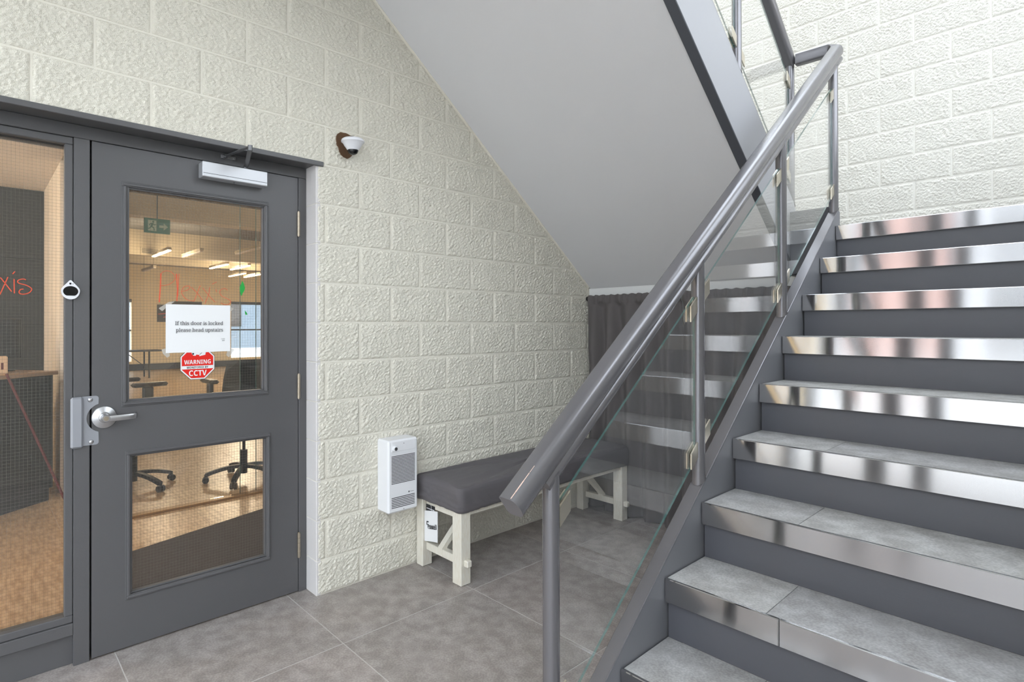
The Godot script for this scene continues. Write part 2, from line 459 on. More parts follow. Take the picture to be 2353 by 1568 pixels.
func shell() -> void:
	var rng := RandomNumberGenerator.new()
	rng.seed = 77
	# ---- tiled hall floor
	var f := struct("floor", "grey brown large format tiles of the stair hall floor", "floor")
	part("grout_bed", B(Vector3(-0.2, -0.2, BACK), Vector3(RIGHT, -0.0008, FRONT)), M.grout, f)
	var xs := [-0.16, 0.46, 1.222, 1.984, 2.746, RIGHT]
	var zs := []
	for k in range(-4, 5): zs.append(-1.228 + 0.766 * k)
	for i in xs.size() - 1:
		for j in zs.size() - 1:
			var z0: float = zs[j]; var z1: float = minf(zs[j + 1], FRONT)
			if z1 - z0 < 0.05: continue
			part("tile", B(Vector3(xs[i] + 0.002, -0.02, z0 + 0.002), Vector3(xs[i + 1] - 0.002, 0, z1 - 0.002), 0.0008), M["floor_tile_%d" % rng.randi_range(0, 3)], f)
	# ---- left wall with the door opening
	var w := struct("wall_left", "painted split face block wall with warm light tinted into its colour and the grey door in it", "wall")
	var core := MB.new()
	core.bb(Vector3(-0.2, -0.05, BACK - 0.2), Vector3(-0.0035, TOP, -1.337))
	core.bb(Vector3(-0.2, -0.05, 0.42), Vector3(-0.0035, TOP, FRONT + 0.2))
	core.bb(Vector3(-0.2, 2.215, -1.337), Vector3(-0.0035, TOP, 0.42))
	part("wall_core", core, M.warm_lit_mortar, w)
	var face := Basis(Vector3.UP, PI / 2)
	var k := 0
	for j in range(0, 17):
		var y0 := OFF + j * BH
		var y1 := y0 + BH
		var ya := maxf(y0, 0.0)
		var n := -14
		while n < 12:
			if posmod(n, 2) != (1 if j % 2 == 0 else 0):
				n += 1; continue
			var za := ZN - n * BH         # nearer end
			var zb := za - BL
			n += 2
			k += 1
			if ya > 1.664 + 0.766 * (za + 3.649) + 0.03: continue   # behind the sloping soffit
			if za < -3.72: continue
			var spans := [[za, zb]]
			if j < 11:                    # beside the opening
				if zb > -1.337 and za < 0.42: continue
				if za > -1.337 and zb < -1.337: spans = [[-1.337, zb]]
				if za > 0.42 and zb < 0.42: spans = [[za, 0.42]]
			for s in spans:
				var width: float = s[0] - s[1]
				if width < 0.02: continue
				lay_block(w, Vector3(0, (ya + y1) / 2.0, (s[0] + s[1]) / 2.0), face, width, y1 - ya, k * 5 + j * 3)
	for j in 11:
		var y0 := maxf(OFF + j * BH, 0.0)
		part("jamb_block", B(Vector3(-0.14, y0 + 0.001, -1.36), Vector3(-0.0005, OFF + (j + 1) * BH - 0.001, -1.3345), 0.003), M.smooth_block, w)
	# a rough hole round the camera bracket
	var hole := MB.new()
	var pts := PackedVector2Array()
	for i in 26:
		var a := TAU * i / 26
		var r := 0.060 + 0.006 * sin(a * 3.0 + 0.5) + rng.randf_range(-0.003, 0.003)
		pts.append(Vector2(cos(a) * r, sin(a) * r * 1.08))
	hole.prism(pts, Vector3(-0.004, 2.338, -1.507), Vector3(0, 0, -1), Vector3.UP, Vector3(0.0165, 0, 0))
	part("foam_patch", hole, M.foam, w, "brown foam patch round the camera bracket")
	# steel lintel over the door
	var li := struct("trim_1", "dark grey steel lintel over the door frame", "trim")
	var lm := MB.new()
	lm.bb(Vector3(-0.115, 2.206, -1.345), Vector3(0.004, 2.214, 0.42), 0.001)
	lm.bb(Vector3(-0.002, 2.198, -1.372), Vector3(0.012, 2.222, 0.44), 0.002)
	part("lintel", lm, M.door_paint, li)
	# ---- rear wall
	var r := struct("wall_back", "brightly lit white split face block wall behind the landing", "wall")
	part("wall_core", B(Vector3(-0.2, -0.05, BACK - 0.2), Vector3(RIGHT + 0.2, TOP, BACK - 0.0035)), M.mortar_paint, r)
	for j in range(9, 25):
		var m := -7
		while m < 10:
			if posmod(m, 2) != (1 if j % 2 == 0 else 0):
				m += 1; continue
			var xa := 1.321 + m * BH
			m += 2
			k += 1
			if xa < -0.25 or xa + BL > RIGHT + 0.25: continue
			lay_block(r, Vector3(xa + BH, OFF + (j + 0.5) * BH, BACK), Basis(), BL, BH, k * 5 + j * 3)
	# ---- right wall
	var q := struct("wall_right", "cream painted split face block wall to the right of the stairs", "wall")
	core = MB.new()
	var wy := Vector2(2.78, 4.3); var wz := Vector2(-4.6, -1.5)
	core.bb(Vector3(RIGHT + 0.0035, -0.05, BACK - 0.2), Vector3(RIGHT + 0.2, wy.x, 0.02))
	core.bb(Vector3(RIGHT + 0.0035, 2.72, 0.02), Vector3(RIGHT + 0.2, wy.x, FRONT + 0.2))
	core.bb(Vector3(RIGHT + 0.0035, -0.05, 0.02), Vector3(RIGHT + 0.2, 0.1, FRONT + 0.2))
	core.bb(Vector3(RIGHT + 0.0035, wy.y, BACK - 0.2), Vector3(RIGHT + 0.2, TOP, FRONT + 0.2))
	core.bb(Vector3(RIGHT + 0.0035, wy.x, BACK - 0.2), Vector3(RIGHT + 0.2, wy.y, wz.x))
	core.bb(Vector3(RIGHT + 0.0035, wy.x, wz.y), Vector3(RIGHT + 0.2, wy.y, FRONT + 0.2))
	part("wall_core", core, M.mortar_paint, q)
	var sg := struct("window_7", "unseen side window added beside the glazed front to light the left wall", "window")  # unseen glazing, added to brighten the low left wall
	part("pane", B(Vector3(RIGHT + 0.1, 0.1, 0.02), Vector3(RIGHT + 0.106, 2.72, FRONT)), M.window_glass, sg)
	part("window_frame", ring2(0.02, FRONT, 0.1, 2.72), M.mullion, sg)
	var hw := struct("window_6", "high window in the right block wall", "window")
	part("pane", B(Vector3(RIGHT + 0.1, wy.x, wz.x), Vector3(RIGHT + 0.106, wy.y, wz.y)), M.window_glass, hw)
	for k6 in 5:
		var z6 := lerpf(wz.x, wz.y, k6 / 4.0)
		part("mullion", B(Vector3(RIGHT + 0.06, wy.x, z6 - 0.03), Vector3(RIGHT + 0.14, wy.y, z6 + 0.03), 0.002), M.mullion, hw)
	var other := Basis(Vector3.UP, -PI / 2)
	for j in range(0, 13):
		var n := -6
		while n < 18:
			if posmod(n, 2) != j % 2:
				n += 1; continue
			var za := -1.2 - n * BH + BH
			n += 2
			k += 1
			if za > 0.02 or za < -4.2: continue
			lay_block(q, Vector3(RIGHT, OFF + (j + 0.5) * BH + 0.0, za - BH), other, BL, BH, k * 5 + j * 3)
	# ---- ceiling with a skylight over the landing
	var c := struct("ceiling", "white ceiling high over the stairwell", "ceiling")
	var cm := MB.new()
	var lo := Vector2(0.1, -5.1); var hi := Vector2(3.15, -3.0)
	cm.bb(Vector3(-0.2, TOP, BACK - 0.2), Vector3(RIGHT + 0.2, TOP + 0.2, lo.y))
	cm.bb(Vector3(-0.2, TOP, hi.y), Vector3(RIGHT + 0.2, TOP + 0.2, FRONT + 0.2))
	cm.bb(Vector3(-0.2, TOP, lo.y), Vector3(lo.x, TOP + 0.2, hi.y))
	cm.bb(Vector3(hi.x, TOP, lo.y), Vector3(RIGHT + 0.2, TOP + 0.2, hi.y))
	part("ceiling_board", cm, M.white_wall, c)
	var sk := struct("window_2", "skylight in the ceiling over the stair landing", "window")
	part("pane", B(Vector3(lo.x - 0.03, TOP + 0.2, lo.y - 0.03), Vector3(hi.x + 0.03, TOP + 0.21, hi.y + 0.03)), M.window_glass, sk)
	# ---- upper floor edge
	var u := struct("slab_upper", "upper floor slab at the head of the upper flight", "floor slab")
	part("slab", B(Vector3(0, 3.15, -0.91), Vector3(1.46, 3.8, FRONT - 0.05)), M.white_wall, u)
	# ---- glazed front behind the viewer
	var g := struct("window_1", "tall glazed front with dark mullions facing the street", "window")
	var mx := [[0.0, 0.05], [0.80, 0.08], [1.41, 0.13], [1.70, 0.10], [2.62, 0.05], [RIGHT, 0.06]]
	for x in mx:
		part("mullion", B(Vector3(x[0] - x[1] / 2, 0, FRONT - 0.05), Vector3(x[0] + x[1] / 2, TOP, FRONT + 0.07), 0.003), M.mullion, g)
	var ys := [0.05, 2.2, 3.7, TOP - 0.04]
	for y in ys:
		part("transom", B(Vector3(0, y - 0.04, FRONT - 0.045), Vector3(RIGHT, y + 0.04, FRONT + 0.065), 0.003), M.mullion, g)
	for x in mx.size() - 1:
		for y in 3:
			part("pane", B(Vector3(mx[x][0] + mx[x][1] / 2, ys[y] + 0.03, FRONT), Vector3(mx[x + 1][0] - mx[x + 1][1] / 2, ys[y + 1] - 0.03, FRONT + 0.006)), M.window_glass, g)

func ring2(z0: float, z1: float, y0: float, y1: float) -> MB:
	return ring(RIGHT + 0.06, RIGHT + 0.14, z1, z0, y0, y1, 0.05)

# ------------------------------------------------------------------ stairs
func flange(z: float) -> float: # top of the lower stringer
	return 0.617 + (Z1 - z) * SLOPE

func stairs() -> void:
	var rng := RandomNumberGenerator.new()
	rng.seed = 5
	var s := thing("stair_flight", "lower stair flight with grey tiled treads and brushed steel nosings", "staircase")
	var x0 := 1.702; var x1 := 3.16
	var u := Vector3(0, 0, 1); var v := Vector3(0, 1, 0)
	for k in 2:
		var b := MB.new()
		var xa: float = [1.69, 3.16][k]; var xb: float = [1.70, 3.17][k]
		var ze := -0.8728
		var poly := PackedVector2Array([Vector2(ze, 0.004), Vector2(-1.379, 0.004), Vector2(-3.515, flange(-3.515) - 0.39), Vector2(-3.525, flange(-3.515) - 0.02), Vector2(-3.50, flange(-3.50)), Vector2(-3.46, flange(-3.46))])
		b.prism(poly, Vector3(xa, 0, 0), u, v, Vector3(xb - xa, 0, 0))
		part("stringer", b, M.stringer_paint, s)
		b = MB.new()
		var a := Vector3(xa - 0.012, flange(-0.87) - 0.005, -0.87); var c := Vector3(xa - 0.012, flange(-3.51) - 0.005, -3.51)
		if k == 1: a.x = xb + 0.01; c.x = a.x
		b.bar(a, c, 0.044 if k == 0 else 0.03, 0.011, 0.002)
		b.bar(Vector3(a.x - 0.001, 0.06, -1.44), Vector3(c.x - 0.001, flange(-3.51) - 0.382, -3.51), 0.044, 0.01, 0.002)
		part("stringer_flange", b, M.rail_paint, s)
	for i in range(-2, 8):
		var y := 0.57 + RISE * i
		var z := Z1 - RUN * i
		if i < 7:
			# treads
			var cuts := [x0 + 0.002, 2.0, 2.61, x1 - 0.002]
			for c in 3:
				part("tread_tile", B(Vector3(cuts[c] + 0.0008, y - 0.016, z - RUN - 0.0158), Vector3(cuts[c + 1] - 0.0008, y, z - 0.0135), 0.0008), M["tread_tile_%d" % rng.randi_range(0, 2)], s)
			part("tread_pan", B(Vector3(x0, y - 0.045, z - RUN - 0.0158), Vector3(x1, y - 0.0165, z - 0.0135)), M.riser_paint, s)
		var nb := MB.new()
		nb.bb(Vector3(x0, y - 0.075, z - 0.012), Vector3(2.036 if i == 0 else x1, y + 0.001, z), 0.0022)
		if i == 0: nb.bb(Vector3(2.0366, y - 0.075, z - 0.012), Vector3(x1, y + 0.001, z - 0.0003), 0.0022)
		part("nosing", nb, M.brushed_steel, s)
		part("riser", B(Vector3(x0 + 0.004, maxf(y - RISE + 0.0002, 0.002), z - 0.026), Vector3(x1 - 0.004, y - 0.06, z - 0.016)), M.riser_paint, s)
	# ---- landing
	var l := struct("landing", "stair landing with tiled top and dark grey edge plates", "landing")
	var b := MB.new()
	b.bb(Vector3(0.0, 1.68, BACK + 0.02), Vector3(1.45, 1.884, -3.655))
	b.bb(Vector3(1.45, 1.66, BACK + 0.02), Vector3(3.22, 1.884, -3.53))
	b.bb(Vector3(1.70, 1.66, -3.53), Vector3(3.22, 1.884, -3.468))
	part("slab", b, M.dark_paint, l)
	part("edge_plate", B(Vector3(1.462, 1.665, -3.53), Vector3(1.688, 2.02, -3.515), 0.002), M.dark_paint, l)
	var zc := [BACK + 0.02, -4.45, -3.455]
	var xc := [0.0, 0.6, 1.2, 1.7, 2.3, 3.2]
	for i in 5:
		for j in 2:
			var zf: float = zc[j + 1]
			if j == 1 and i < 3: zf = -3.54
			part("landing_tile", B(Vector3(xc[i] + 0.001, 1.885, zc[j] + 0.001), Vector3(xc[i + 1] - 0.001, 1.9, zf - 0.001), 0.001), M["tread_tile_%d" % rng.randi_range(0, 2)], l)
	# ---- upper flight, seen from below
	var t := thing("stair_flight", "upper stair flight seen from below with pale grey sloping soffit", "staircase")
	var yo := func(z): return 1.664 + 0.766 * (z + 3.649)      # underside
	b = MB.new()
	b.prism(PackedVector2Array([Vector2(-3.649, 1.664), Vector2(-0.93, yo.call(-0.93)), Vector2(-0.93, yo.call(-0.93) + 0.02), Vector2(-3.649, 1.684)]), Vector3(0.018, 0, 0), u, v, Vector3(1.399, 0, 0))
	part("soffit_board", b, M.soffit, t, "pale grey painted soffit board")
	b = MB.new()
	b.bar(Vector3(0.006, yo.call(-3.64) + 0.004, -3.64), Vector3(0.006, yo.call(-0.94) + 0.004, -0.94), 0.022, 0.014, 0.003)
	part("sealant_bead", b, M.warm_lit_mortar, get_node("wall_left"))
	var yt := func(z): return 2.627 + (z + 2.88) * 0.772        # stringer top
	b = MB.new()
	b.prism(PackedVector2Array([Vector2(-3.63, yo.call(-3.63) - 0.005), Vector2(-0.93, yo.call(-0.93) - 0.005), Vector2(-0.93, yt.call(-0.93)), Vector2(-3.58, yt.call(-3.58)), Vector2(-3.63, yt.call(-3.63) - 0.03)]), Vector3(1.45, 0, 0), u, v, Vector3(0.01, 0, 0))
	part("stringer", b, M.web_paint, t, "pale grey outer stringer plate")
	b = MB.new()
	b.bar(Vector3(1.436, yo.call(-3.62) - 0.004, -3.62), Vector3(1.436, yo.call(-0.94) - 0.004, -0.94), 0.046, 0.012, 0.002)
	b.bar(Vector3(1.438, yt.call(-3.57) - 0.005, -3.57), Vector3(1.438, yt.call(-0.94) - 0.005, -0.94), 0.044, 0.012, 0.002)
	part("stringer_flange", b, M.dark_paint, t, "dark grey lower flange of the stringer")
	for i in 10:
		var y := 1.9 + RISE * (i + 1)
		var z := -3.44 + RUN * i
		part("tread", B(Vector3(0.02, y - 0.05, z - 0.02), Vector3(1.448, y, z + RUN), 0.002), M.tread_tile_0, t)
		part("riser", B(Vector3(0.02, y - RISE, z), Vector3(1.448, y - 0.05, z + 0.01)), M.riser_paint, t)
	# ---- white beam under the landing edge
	var bm := struct("trim_2", "white beam above the grey curtain under the landing", "trim")
	part("beam", B(Vector3(0.0, 1.47, -3.72), Vector3(1.45, 1.666, -3.652), 0.002), M.white_wall, bm)

# ------------------------------------------------------------------ railings
func cap_profile() -> PackedVector2Array: # flat top, round outer side
	var p := PackedVector2Array()
	for c in [[-0.016, -0.047, 0.011, 0.011, PI, 1.5 * PI, 5], [0.010, -0.0265, 0.0215, 0.0315, 1.5 * PI, 2.5 * PI, 16], [-0.020, -0.002, 0.007, 0.007, 0.5 * PI, PI, 5]]:
		for i in c[6] + 1:
			var a: float = lerpf(c[4], c[5], float(i) / c[6])
			p.append(Vector2(c[0] + c[2] * cos(a), c[1] + c[3] * sin(a)))
	return p

func sub_profile() -> PackedVector2Array: # round tube on a narrow neck
	var p := PackedVector2Array([Vector2(-0.008, -0.055), Vector2(-0.008, -0.060)])
	for i in 17:
		var a := lerpf(deg_to_rad(125), deg_to_rad(415), i / 16.0)
		p.append(Vector2(0.002 + 0.0185 * cos(a), -0.0745 + 0.0185 * sin(a)))
	p.append(Vector2(0.011, -0.060)); p.append(Vector2(0.011, -0.055))
	return p

func clip(parent: Node3D, x: float, z: float, y: float, side: float, sl: float) -> void: # parallelogram plates either side of the glass
	var b := MB.new()
	var hw := 0.023; var hh := 0.027
	for sx in [-1.0, 1.0]:
		var pts := PackedVector2Array([Vector2(-hw, -hh + hw * sl), Vector2(hw, -hh - hw * sl), Vector2(hw, hh - hw * sl), Vector2(-hw, hh + hw * sl)])
		b.prism(pts, Vector3(x + sx * 0.0055, y, z), Vector3(0, 0, 1), Vector3(0, 1, 0), Vector3(sx * 0.005, 0, 0))
	b.bb(Vector3(x - 0.008, y - 0.016 + hw * sl * side, z - side * 0.022 - 0.004), Vector3(x + 0.008, y + 0.016 + hw * sl * side, z - side * 0.022 + 0.004))
	part("glass_clip", b, M.clip_steel, parent)

func panel(parent: Node3D, x: float, za: float, zb: float, bot: Callable, top: Callable) -> void:
	var b := MB.new()
	var o := 0.0035
	var p := [Vector3(x, bot.call(za), za), Vector3(x, bot.call(zb), zb), Vector3(x, top.call(zb), zb), Vector3(x, top.call(za), za)]
	var ox := Vector3(o, 0, 0)
	b.quad(p[0] + ox, p[1] + ox, p[2] + ox, p[3] + ox, Vector3(1, 0, 0))
	b.quad(p[0] - ox, p[1] - ox, p[2] - ox, p[3] - ox, Vector3(-1, 0, 0))
	var g := part("glass_panel", b, M.glass, parent)
	var e := MB.new()
	for i in 4:
		var a: Vector3 = p[i]; var c: Vector3 = p[(i + 1) % 4]
		var d := (c - a).normalized()
		var nn := Vector3(1, 0, 0).cross(d)
		if nn.dot(a - (p[0] + p[2]) / 2.0) < 0.0: nn = -nn
		e.quad(a - ox, c - ox, c + ox, a + ox, nn)
	part("glass_edge", e, M.glass_edge, g, "green polished glass edge")

func railings() -> void:
	# ---- lower flight
	var r := thing("stair_railing", "grey steel and glass railing of the lower flight, nearest the viewer", "railing")
	var X := 1.678
	var base := func(z): return 0.949 + (-z - 0.974) * 0.7537
	var d := Vector3(0, 0.7537, -1).normalized()
	var path := [Vector3(X, base.call(-0.985), -0.985), Vector3(X, base.call(-2.2), -2.2), Vector3(X, base.call(-3.545), -3.545)]
	# rounded turn into the level return
	var ctr := Vector3(X - 0.045, base.call(-3.575), -3.55)
	for i in range(1, 6):
		var a := PI / 2 * i / 5.0
		path.append(Vector3(ctr.x + 0.045 * cos(a), lerpf(base.call(-3.545), base.call(-3.59), sin(a)), -3.55 - 0.045 * sin(a)))
	path.append(Vector3(1.475, base.call(-3.59) + 0.005, -3.595))
	var b := MB.new()
	b.sweep(cap_profile(), path)
	part("handrail", b, M.rail_paint, r, "rounded grey handrail with worn lower end")
	b = MB.new()
	b.sweep(sub_profile(), [path[0] + d * 0.115, path[1], path[2] + d * 0.01])
	b.bb(Vector3(1.47, base.call(-3.59) - 0.047, -3.607), Vector3(X - 0.04, base.call(-3.59) - 0.037, -3.583), 0.003)
	part("rail_channel", b, M.rail_paint, r)
	# worn edge at the low end of the handrail
	b = MB.new()
	for q in [[0.004, 0.030, 0.0022], [0.026, 0.062, 0.0030], [0.058, 0.088, 0.0020], [0.090, 0.112, 0.0011]]:
		b.bar(path[0] + d * q[0] + Vector3(0.0125, 0.0, 0.0) + Vector3(0, 0.8, 0.6) * 0.0046, path[0] + d * q[1] + Vector3(0.0125, 0, 0) + Vector3(0, 0.8, 0.6) * 0.0046, q[2], 0.0012)
	part("worn_edge", b, M.worn_paint, r, "pinkish worn paint along the low end")
	var pz := [-1.15, -1.964, -2.756, -3.50]
	for z in pz:
		b = MB.new()
		b.post(X, z, 0.0222, flange, base, -0.086)
		part("post", b, M.rail_paint, r)
	var gb := func(z): return flange(z) + 0.097
	var gt := func(z): return base.call(z) - 0.192
	for i in 3:
		var za: float = pz[i] - 0.031; var zb: float = pz[i + 1] + 0.031
		panel(r, X, za, zb, gb, gt)
		for e in [[za - 0.016, 1.0], [zb + 0.016, -1.0]]:
			var s: float = e[1]
			var zc: float = e[0]
			clip(r, X, zc, gt.call(zc) - 0.032, -s, SLOPE)
			clip(r, X, zc, gb.call(zc) + 0.032, -s, SLOPE)
	# ---- upper flight
	var t := thing("stair_railing", "grey railing of the upper flight seen from below at the top", "railing")
	X = 1.437
	var yt := func(z): return 2.627 + (z + 2.88) * 0.772
	var ub := func(z): return base.call(-3.59) + 0.012 + (z + 3.60) * 0.772
	b = MB.new()
	b.sweep(cap_profile(), [Vector3(X, ub.call(-0.9), -0.9), Vector3(X, ub.call(-2.2), -2.2), Vector3(X, ub.call(-3.62), -3.62)])
	part("handrail", b, M.rail_paint, t)
	for i in 9:
		var z := -3.52 + i * 0.3
		b = MB.new()
		b.cyl(Vector3(X, ub.call(z) - 0.051, z), Vector3(X, ub.call(z) - 0.046, z), 0.006, 12)
		part("screw", b, M.rail_paint, t)
	pz = [-3.60, -2.88, -2.1, -1.32]
	for z in pz:
		b = MB.new()
		b.post(X, z, 0.0222, yt, ub, -0.045)
		part("post", b, M.rail_paint, t)
	var gb2 := func(z): return yt.call(z) + 0.10
	var gt2 := func(z): return ub.call(z) - 0.15
	for i in 3:
		var za: float = pz[i] + 0.031; var zb: float = pz[i + 1] - 0.031
		panel(t, X, za, zb, gb2, gt2)
		for e in [[za + 0.016, 1.0], [zb - 0.016, -1.0]]:
			var s: float = e[1]
			var zc: float = e[0]
			clip(t, X, zc, gt2.call(zc) - 0.032, s, -SLOPE)
			clip(t, X, zc, gb2.call(zc) + 0.032, s, -SLOPE)

# ------------------------------------------------------------------ door and sidelight
func wires(x: float, z0: float, z1: float, y0: float, y1: float) -> MB:
	var b := MB.new()
	var s := 0.0131; var r := 0.00027
	for i in int((z0 - z1) / s) + 1:
		var z := z0 - 0.004 - i * s
		if z > z1: b.bb(Vector3(x - r, y0, z - r), Vector3(x + r, y1, z + r))
	for i in int((y1 - y0) / s) + 1:
		var y := y0 + 0.005 + i * s
		if y < y1: b.bb(Vector3(x - r, y - r, z1), Vector3(x + r, y + r, z0))
	return b

func ring(x0: float, x1: float, oz0: float, oz1: float, oy0: float, oy1: float, wd: float, bev := 0.002) -> MB: # rectangular moulding
	var b := MB.new()
	b.bb(Vector3(x0, oy0, oz1), Vector3(x1, oy0 + wd, oz0), bev)
	b.bb(Vector3(x0, oy1 - wd, oz1), Vector3(x1, oy1, oz0), bev)
	b.bb(Vector3(x0, oy0 + wd, oz1), Vector3(x1, oy1 - wd, oz1 + wd), bev)
	b.bb(Vector3(x0, oy0 + wd, oz0 - wd), Vector3(x1, oy1 - wd, oz0), bev)
	return b

func door() -> void:
	var F := -0.11                 # faces of frame and leaf
	var d := struct("door_1", "dark grey steel door with two wired glass panes in its frame", "door")
	var b := MB.new()
	b.bb(Vector3(F - 0.06, 0, -0.372), Vector3(F, 2.1515, -0.316), 0.002)      # mullion
	b.bb(Vector3(F - 0.06, 0, -1.3345), Vector3(F, 2.1515, -1.291), 0.002)     # hinge jamb
	b.bb(Vector3(F - 0.06, 2.152, -1.3345), Vector3(F, 2.206, 0.42), 0.002) # head
	b.bb(Vector3(F - 0.10, 0, -0.40), Vector3(F - 0.06, 2.2, -0.318), 0.0)
	b.bb(Vector3(F - 0.10, 0, -1.3345), Vector3(F - 0.06, 2.2, -1.27), 0.0)
	b.bb(Vector3(F - 0.10, 2.12, -1.3345), Vector3(F - 0.06, 2.2, -0.318), 0.0)
	part("door_frame", b, M.door_paint, d)
	# leaf with its two openings
	b = MB.new()
	var z0 := -0.3785; var z1 := -1.2865; var xa := F - 0.045
	b.bb(Vector3(xa, 0.008, -0.515), Vector3(F, 2.148, z0))
	b.bb(Vector3(xa, 0.008, z1), Vector3(F, 2.148, -1.118))
	b.bb(Vector3(xa, 1.985, -1.118), Vector3(F, 2.148, -0.515))
	b.bb(Vector3(xa, 0.828, -1.118), Vector3(F, 1.058, -0.515))
	b.bb(Vector3(xa, 0.008, -1.118), Vector3(F, 0.23, -0.515))
	var leaf := part("door_leaf", b, M.door_paint, d)
	var shut := [[-0.486, -1.130, 1.036, 2.0], [-0.500, -1.141, 0.208, 0.847]]
	for s in shut:
		b = ring(F - 0.02, F + 0.004, s[0], s[1], s[2], s[3], 0.022, 0.002)
		var c := ring(F - 0.03, F + 0.010, s[0] - 0.006, s[1] + 0.006, s[2] + 0.006, s[3] - 0.006, 0.012, 0.003)
		b.v.append_array(c.v); b.n.append_array(c.n); b.uv.append_array(c.uv)
		c = ring(F - 0.03, F - 0.006, s[0] - 0.016, s[1] + 0.016, s[2] + 0.016, s[3] - 0.016, 0.013, 0.002)
		b.v.append_array(c.v); b.n.append_array(c.n); b.uv.append_array(c.uv)
		part("glazing_bead", b, M.door_paint, leaf)
		var g := part("pane", B(Vector3(F - 0.026, s[2] + 0.02, s[1] + 0.02), Vector3(F - 0.020, s[3] - 0.02, s[0] - 0.02)), M.glass, leaf)
		stuff(part("wire_mesh", wires(F - 0.023, s[0] - 0.02, s[1] + 0.02, s[2] + 0.02, s[3] - 0.02), M.wire, leaf))
	# hinges
	for y in [1.909, 1.067, 0.245]:
		b = MB.new()
		for k in 5:
			b.cyl(Vector3(F + 0.006, y - 0.0625 + k * 0.025 + 0.0006, -1.2885), Vector3(F + 0.006, y - 0.0625 + (k + 1) * 0.025 - 0.0006, -1.2885), 0.0075, 16)
		b.cyl(Vector3(F + 0.006, y - 0.066, -1.2885), Vector3(F + 0.006, y + 0.066, -1.2885), 0.005, 12)
		b.bb(Vector3(F - 0.02, y - 0.0625, -1.2905), Vector3(F + 0.004, y + 0.0625, -1.2865))
		part("hinge", b, M.hinge_metal, d)
	# latch guard: folded plate with a crescent cut round the rose
	b = MB.new()
	var pts := PackedVector2Array([Vector2(0.345, 0.89), Vector2(0.393, 0.89), Vector2(0.3985, 0.892), Vector2(0.402, 0.896), Vector2(0.403, 0.901)])
	for i in 15:
		var a := lerpf(deg_to_rad(252), deg_to_rad(108), i / 14.0)
		pts.append(Vector2(0.421 + 0.061 * cos(a), 1.0 + 0.061 * sin(a)))
	pts.append_array(PackedVector2Array([Vector2(0.403, 1.081), Vector2(0.402, 1.086), Vector2(0.3985, 1.09), Vector2(0.393, 1.092), Vector2(0.345, 1.092)]))
	b.prism(pts, Vector3(F + 0.0008, 0, 0), Vector3(0, 0, -1), Vector3(0, 1, 0), Vector3(0.003, 0, 0))
	b.bb(Vector3(F + 0.004, 0.884, -0.3475), Vector3(F + 0.020, 1.092, -0.304), 0.007)
	var guard := part("latch_guard", b, M.guard_silver, d, "silver folded latch guard plate")
	for p in [Vector3(F + 0.0038, 1.077, -0.373), Vector3(F + 0.0038, 0.903, -0.376)]:
		b = MB.new()
		b.lathe([[0.0, 0.005], [0.005, 0.0045], [0.0085, 0.0025], [0.0095, 0.0]], p, Basis(Vector3(0, 0, -1), Vector3(1, 0, 0), Vector3(0, -1, 0)), 20)
		part("bolt", b, M.satin, guard)
	# lever handle
	var ax := Basis(Vector3(0, 0, -1), Vector3(1, 0, 0), Vector3(0, -1, 0))
	b = MB.new()
	b.lathe([[0.0465, 0.0], [0.0465, 0.006], [0.0465, 0.006], [0.0445, 0.0085], [0.0445, 0.0085], [0.024, 0.016], [0.024, 0.016], [0.0215, 0.0165], [0.020, 0.02], [0.016, 0.022], [0.016, 0.022], [0.0152, 0.050], [0.0152, 0.050], [0.0138, 0.052], [0.0138, 0.052], [0.0, 0.052]], Vector3(F + 0.0005, 1.0, -0.422), ax, 40)
	var lever := part("lever_handle", b, M.satin, d, "satin lever handle on a round rose")
	b = MB.new()
	var lp := PackedVector2Array([Vector2(-0.0055, -0.0105), Vector2(0.0035, -0.0115), Vector2(0.0055, -0.009), Vector2(0.0055, 0.009), Vector2(0.0035, 0.0115), Vector2(-0.0055, 0.0105)])
	b.sweep(lp, [Vector3(F + 0.045, 0.998, -0.428), Vector3(F + 0.047, 0.9985, -0.47), Vector3(F + 0.046, 0.999, -0.505), Vector3(F + 0.044, 0.9995, -0.521), Vector3(F + 0.037, 0.9995, -0.531), Vector3(F + 0.024, 0.9995, -0.536)])
	part("lever", b, M.satin, lever)
	b = MB.new()
	b.cyl(Vector3(F + 0.0525, 1.0, -0.422), Vector3(F + 0.0545, 1.0, -0.422), 0.0095, 20)
	b.bb(Vector3(F + 0.0545, 0.998, -0.4255), Vector3(F + 0.0548, 1.002, -0.4185))
	part("lock_cylinder", b, M.hinge_metal, lever)
	# door closer
	b = MB.new()
	b.bb(Vector3(F + 0.0005, 2.064, -1.101), Vector3(F + 0.062, 2.134, -0.797), 0.003)
	var cl := part("closer_body", b, M.closer_silver, d, "silver door closer box")
	b = MB.new()
	b.bb(Vector3(F + 0.0625, 2.0795, -1.098), Vector3(F + 0.0628, 2.0812, -0.800))
	b.cyl(Vector3(F + 0.03, 2.0640, -0.95), Vector3(F + 0.03, 2.0625, -0.95), 0.003, 10)
	part("cover_line", b, M.sign_black, cl)
	b = MB.new()
	var piv := Vector3(F + 0.03, 2.134, -1.005)
	var elb := Vector3(0.135, 2.176, -0.945)
	b.cyl(piv, piv + Vector3(0, 0.016, 0), 0.012, 20)
	b.cyl(elb - Vector3(0, 0.012, 0), elb + Vector3(0, 0.012, 0), 0.0105, 20)
	b.bar(piv + Vector3(0, 0.012, 0), elb - Vector3(0, 0.006, 0), 0.020, 0.006, 0.0015)
	var shoe := Vector3(F + 0.018, 2.186, -0.915)
	b.bar(elb + Vector3(0, 0.007, 0), shoe, 0.016, 0.006, 0.0015)
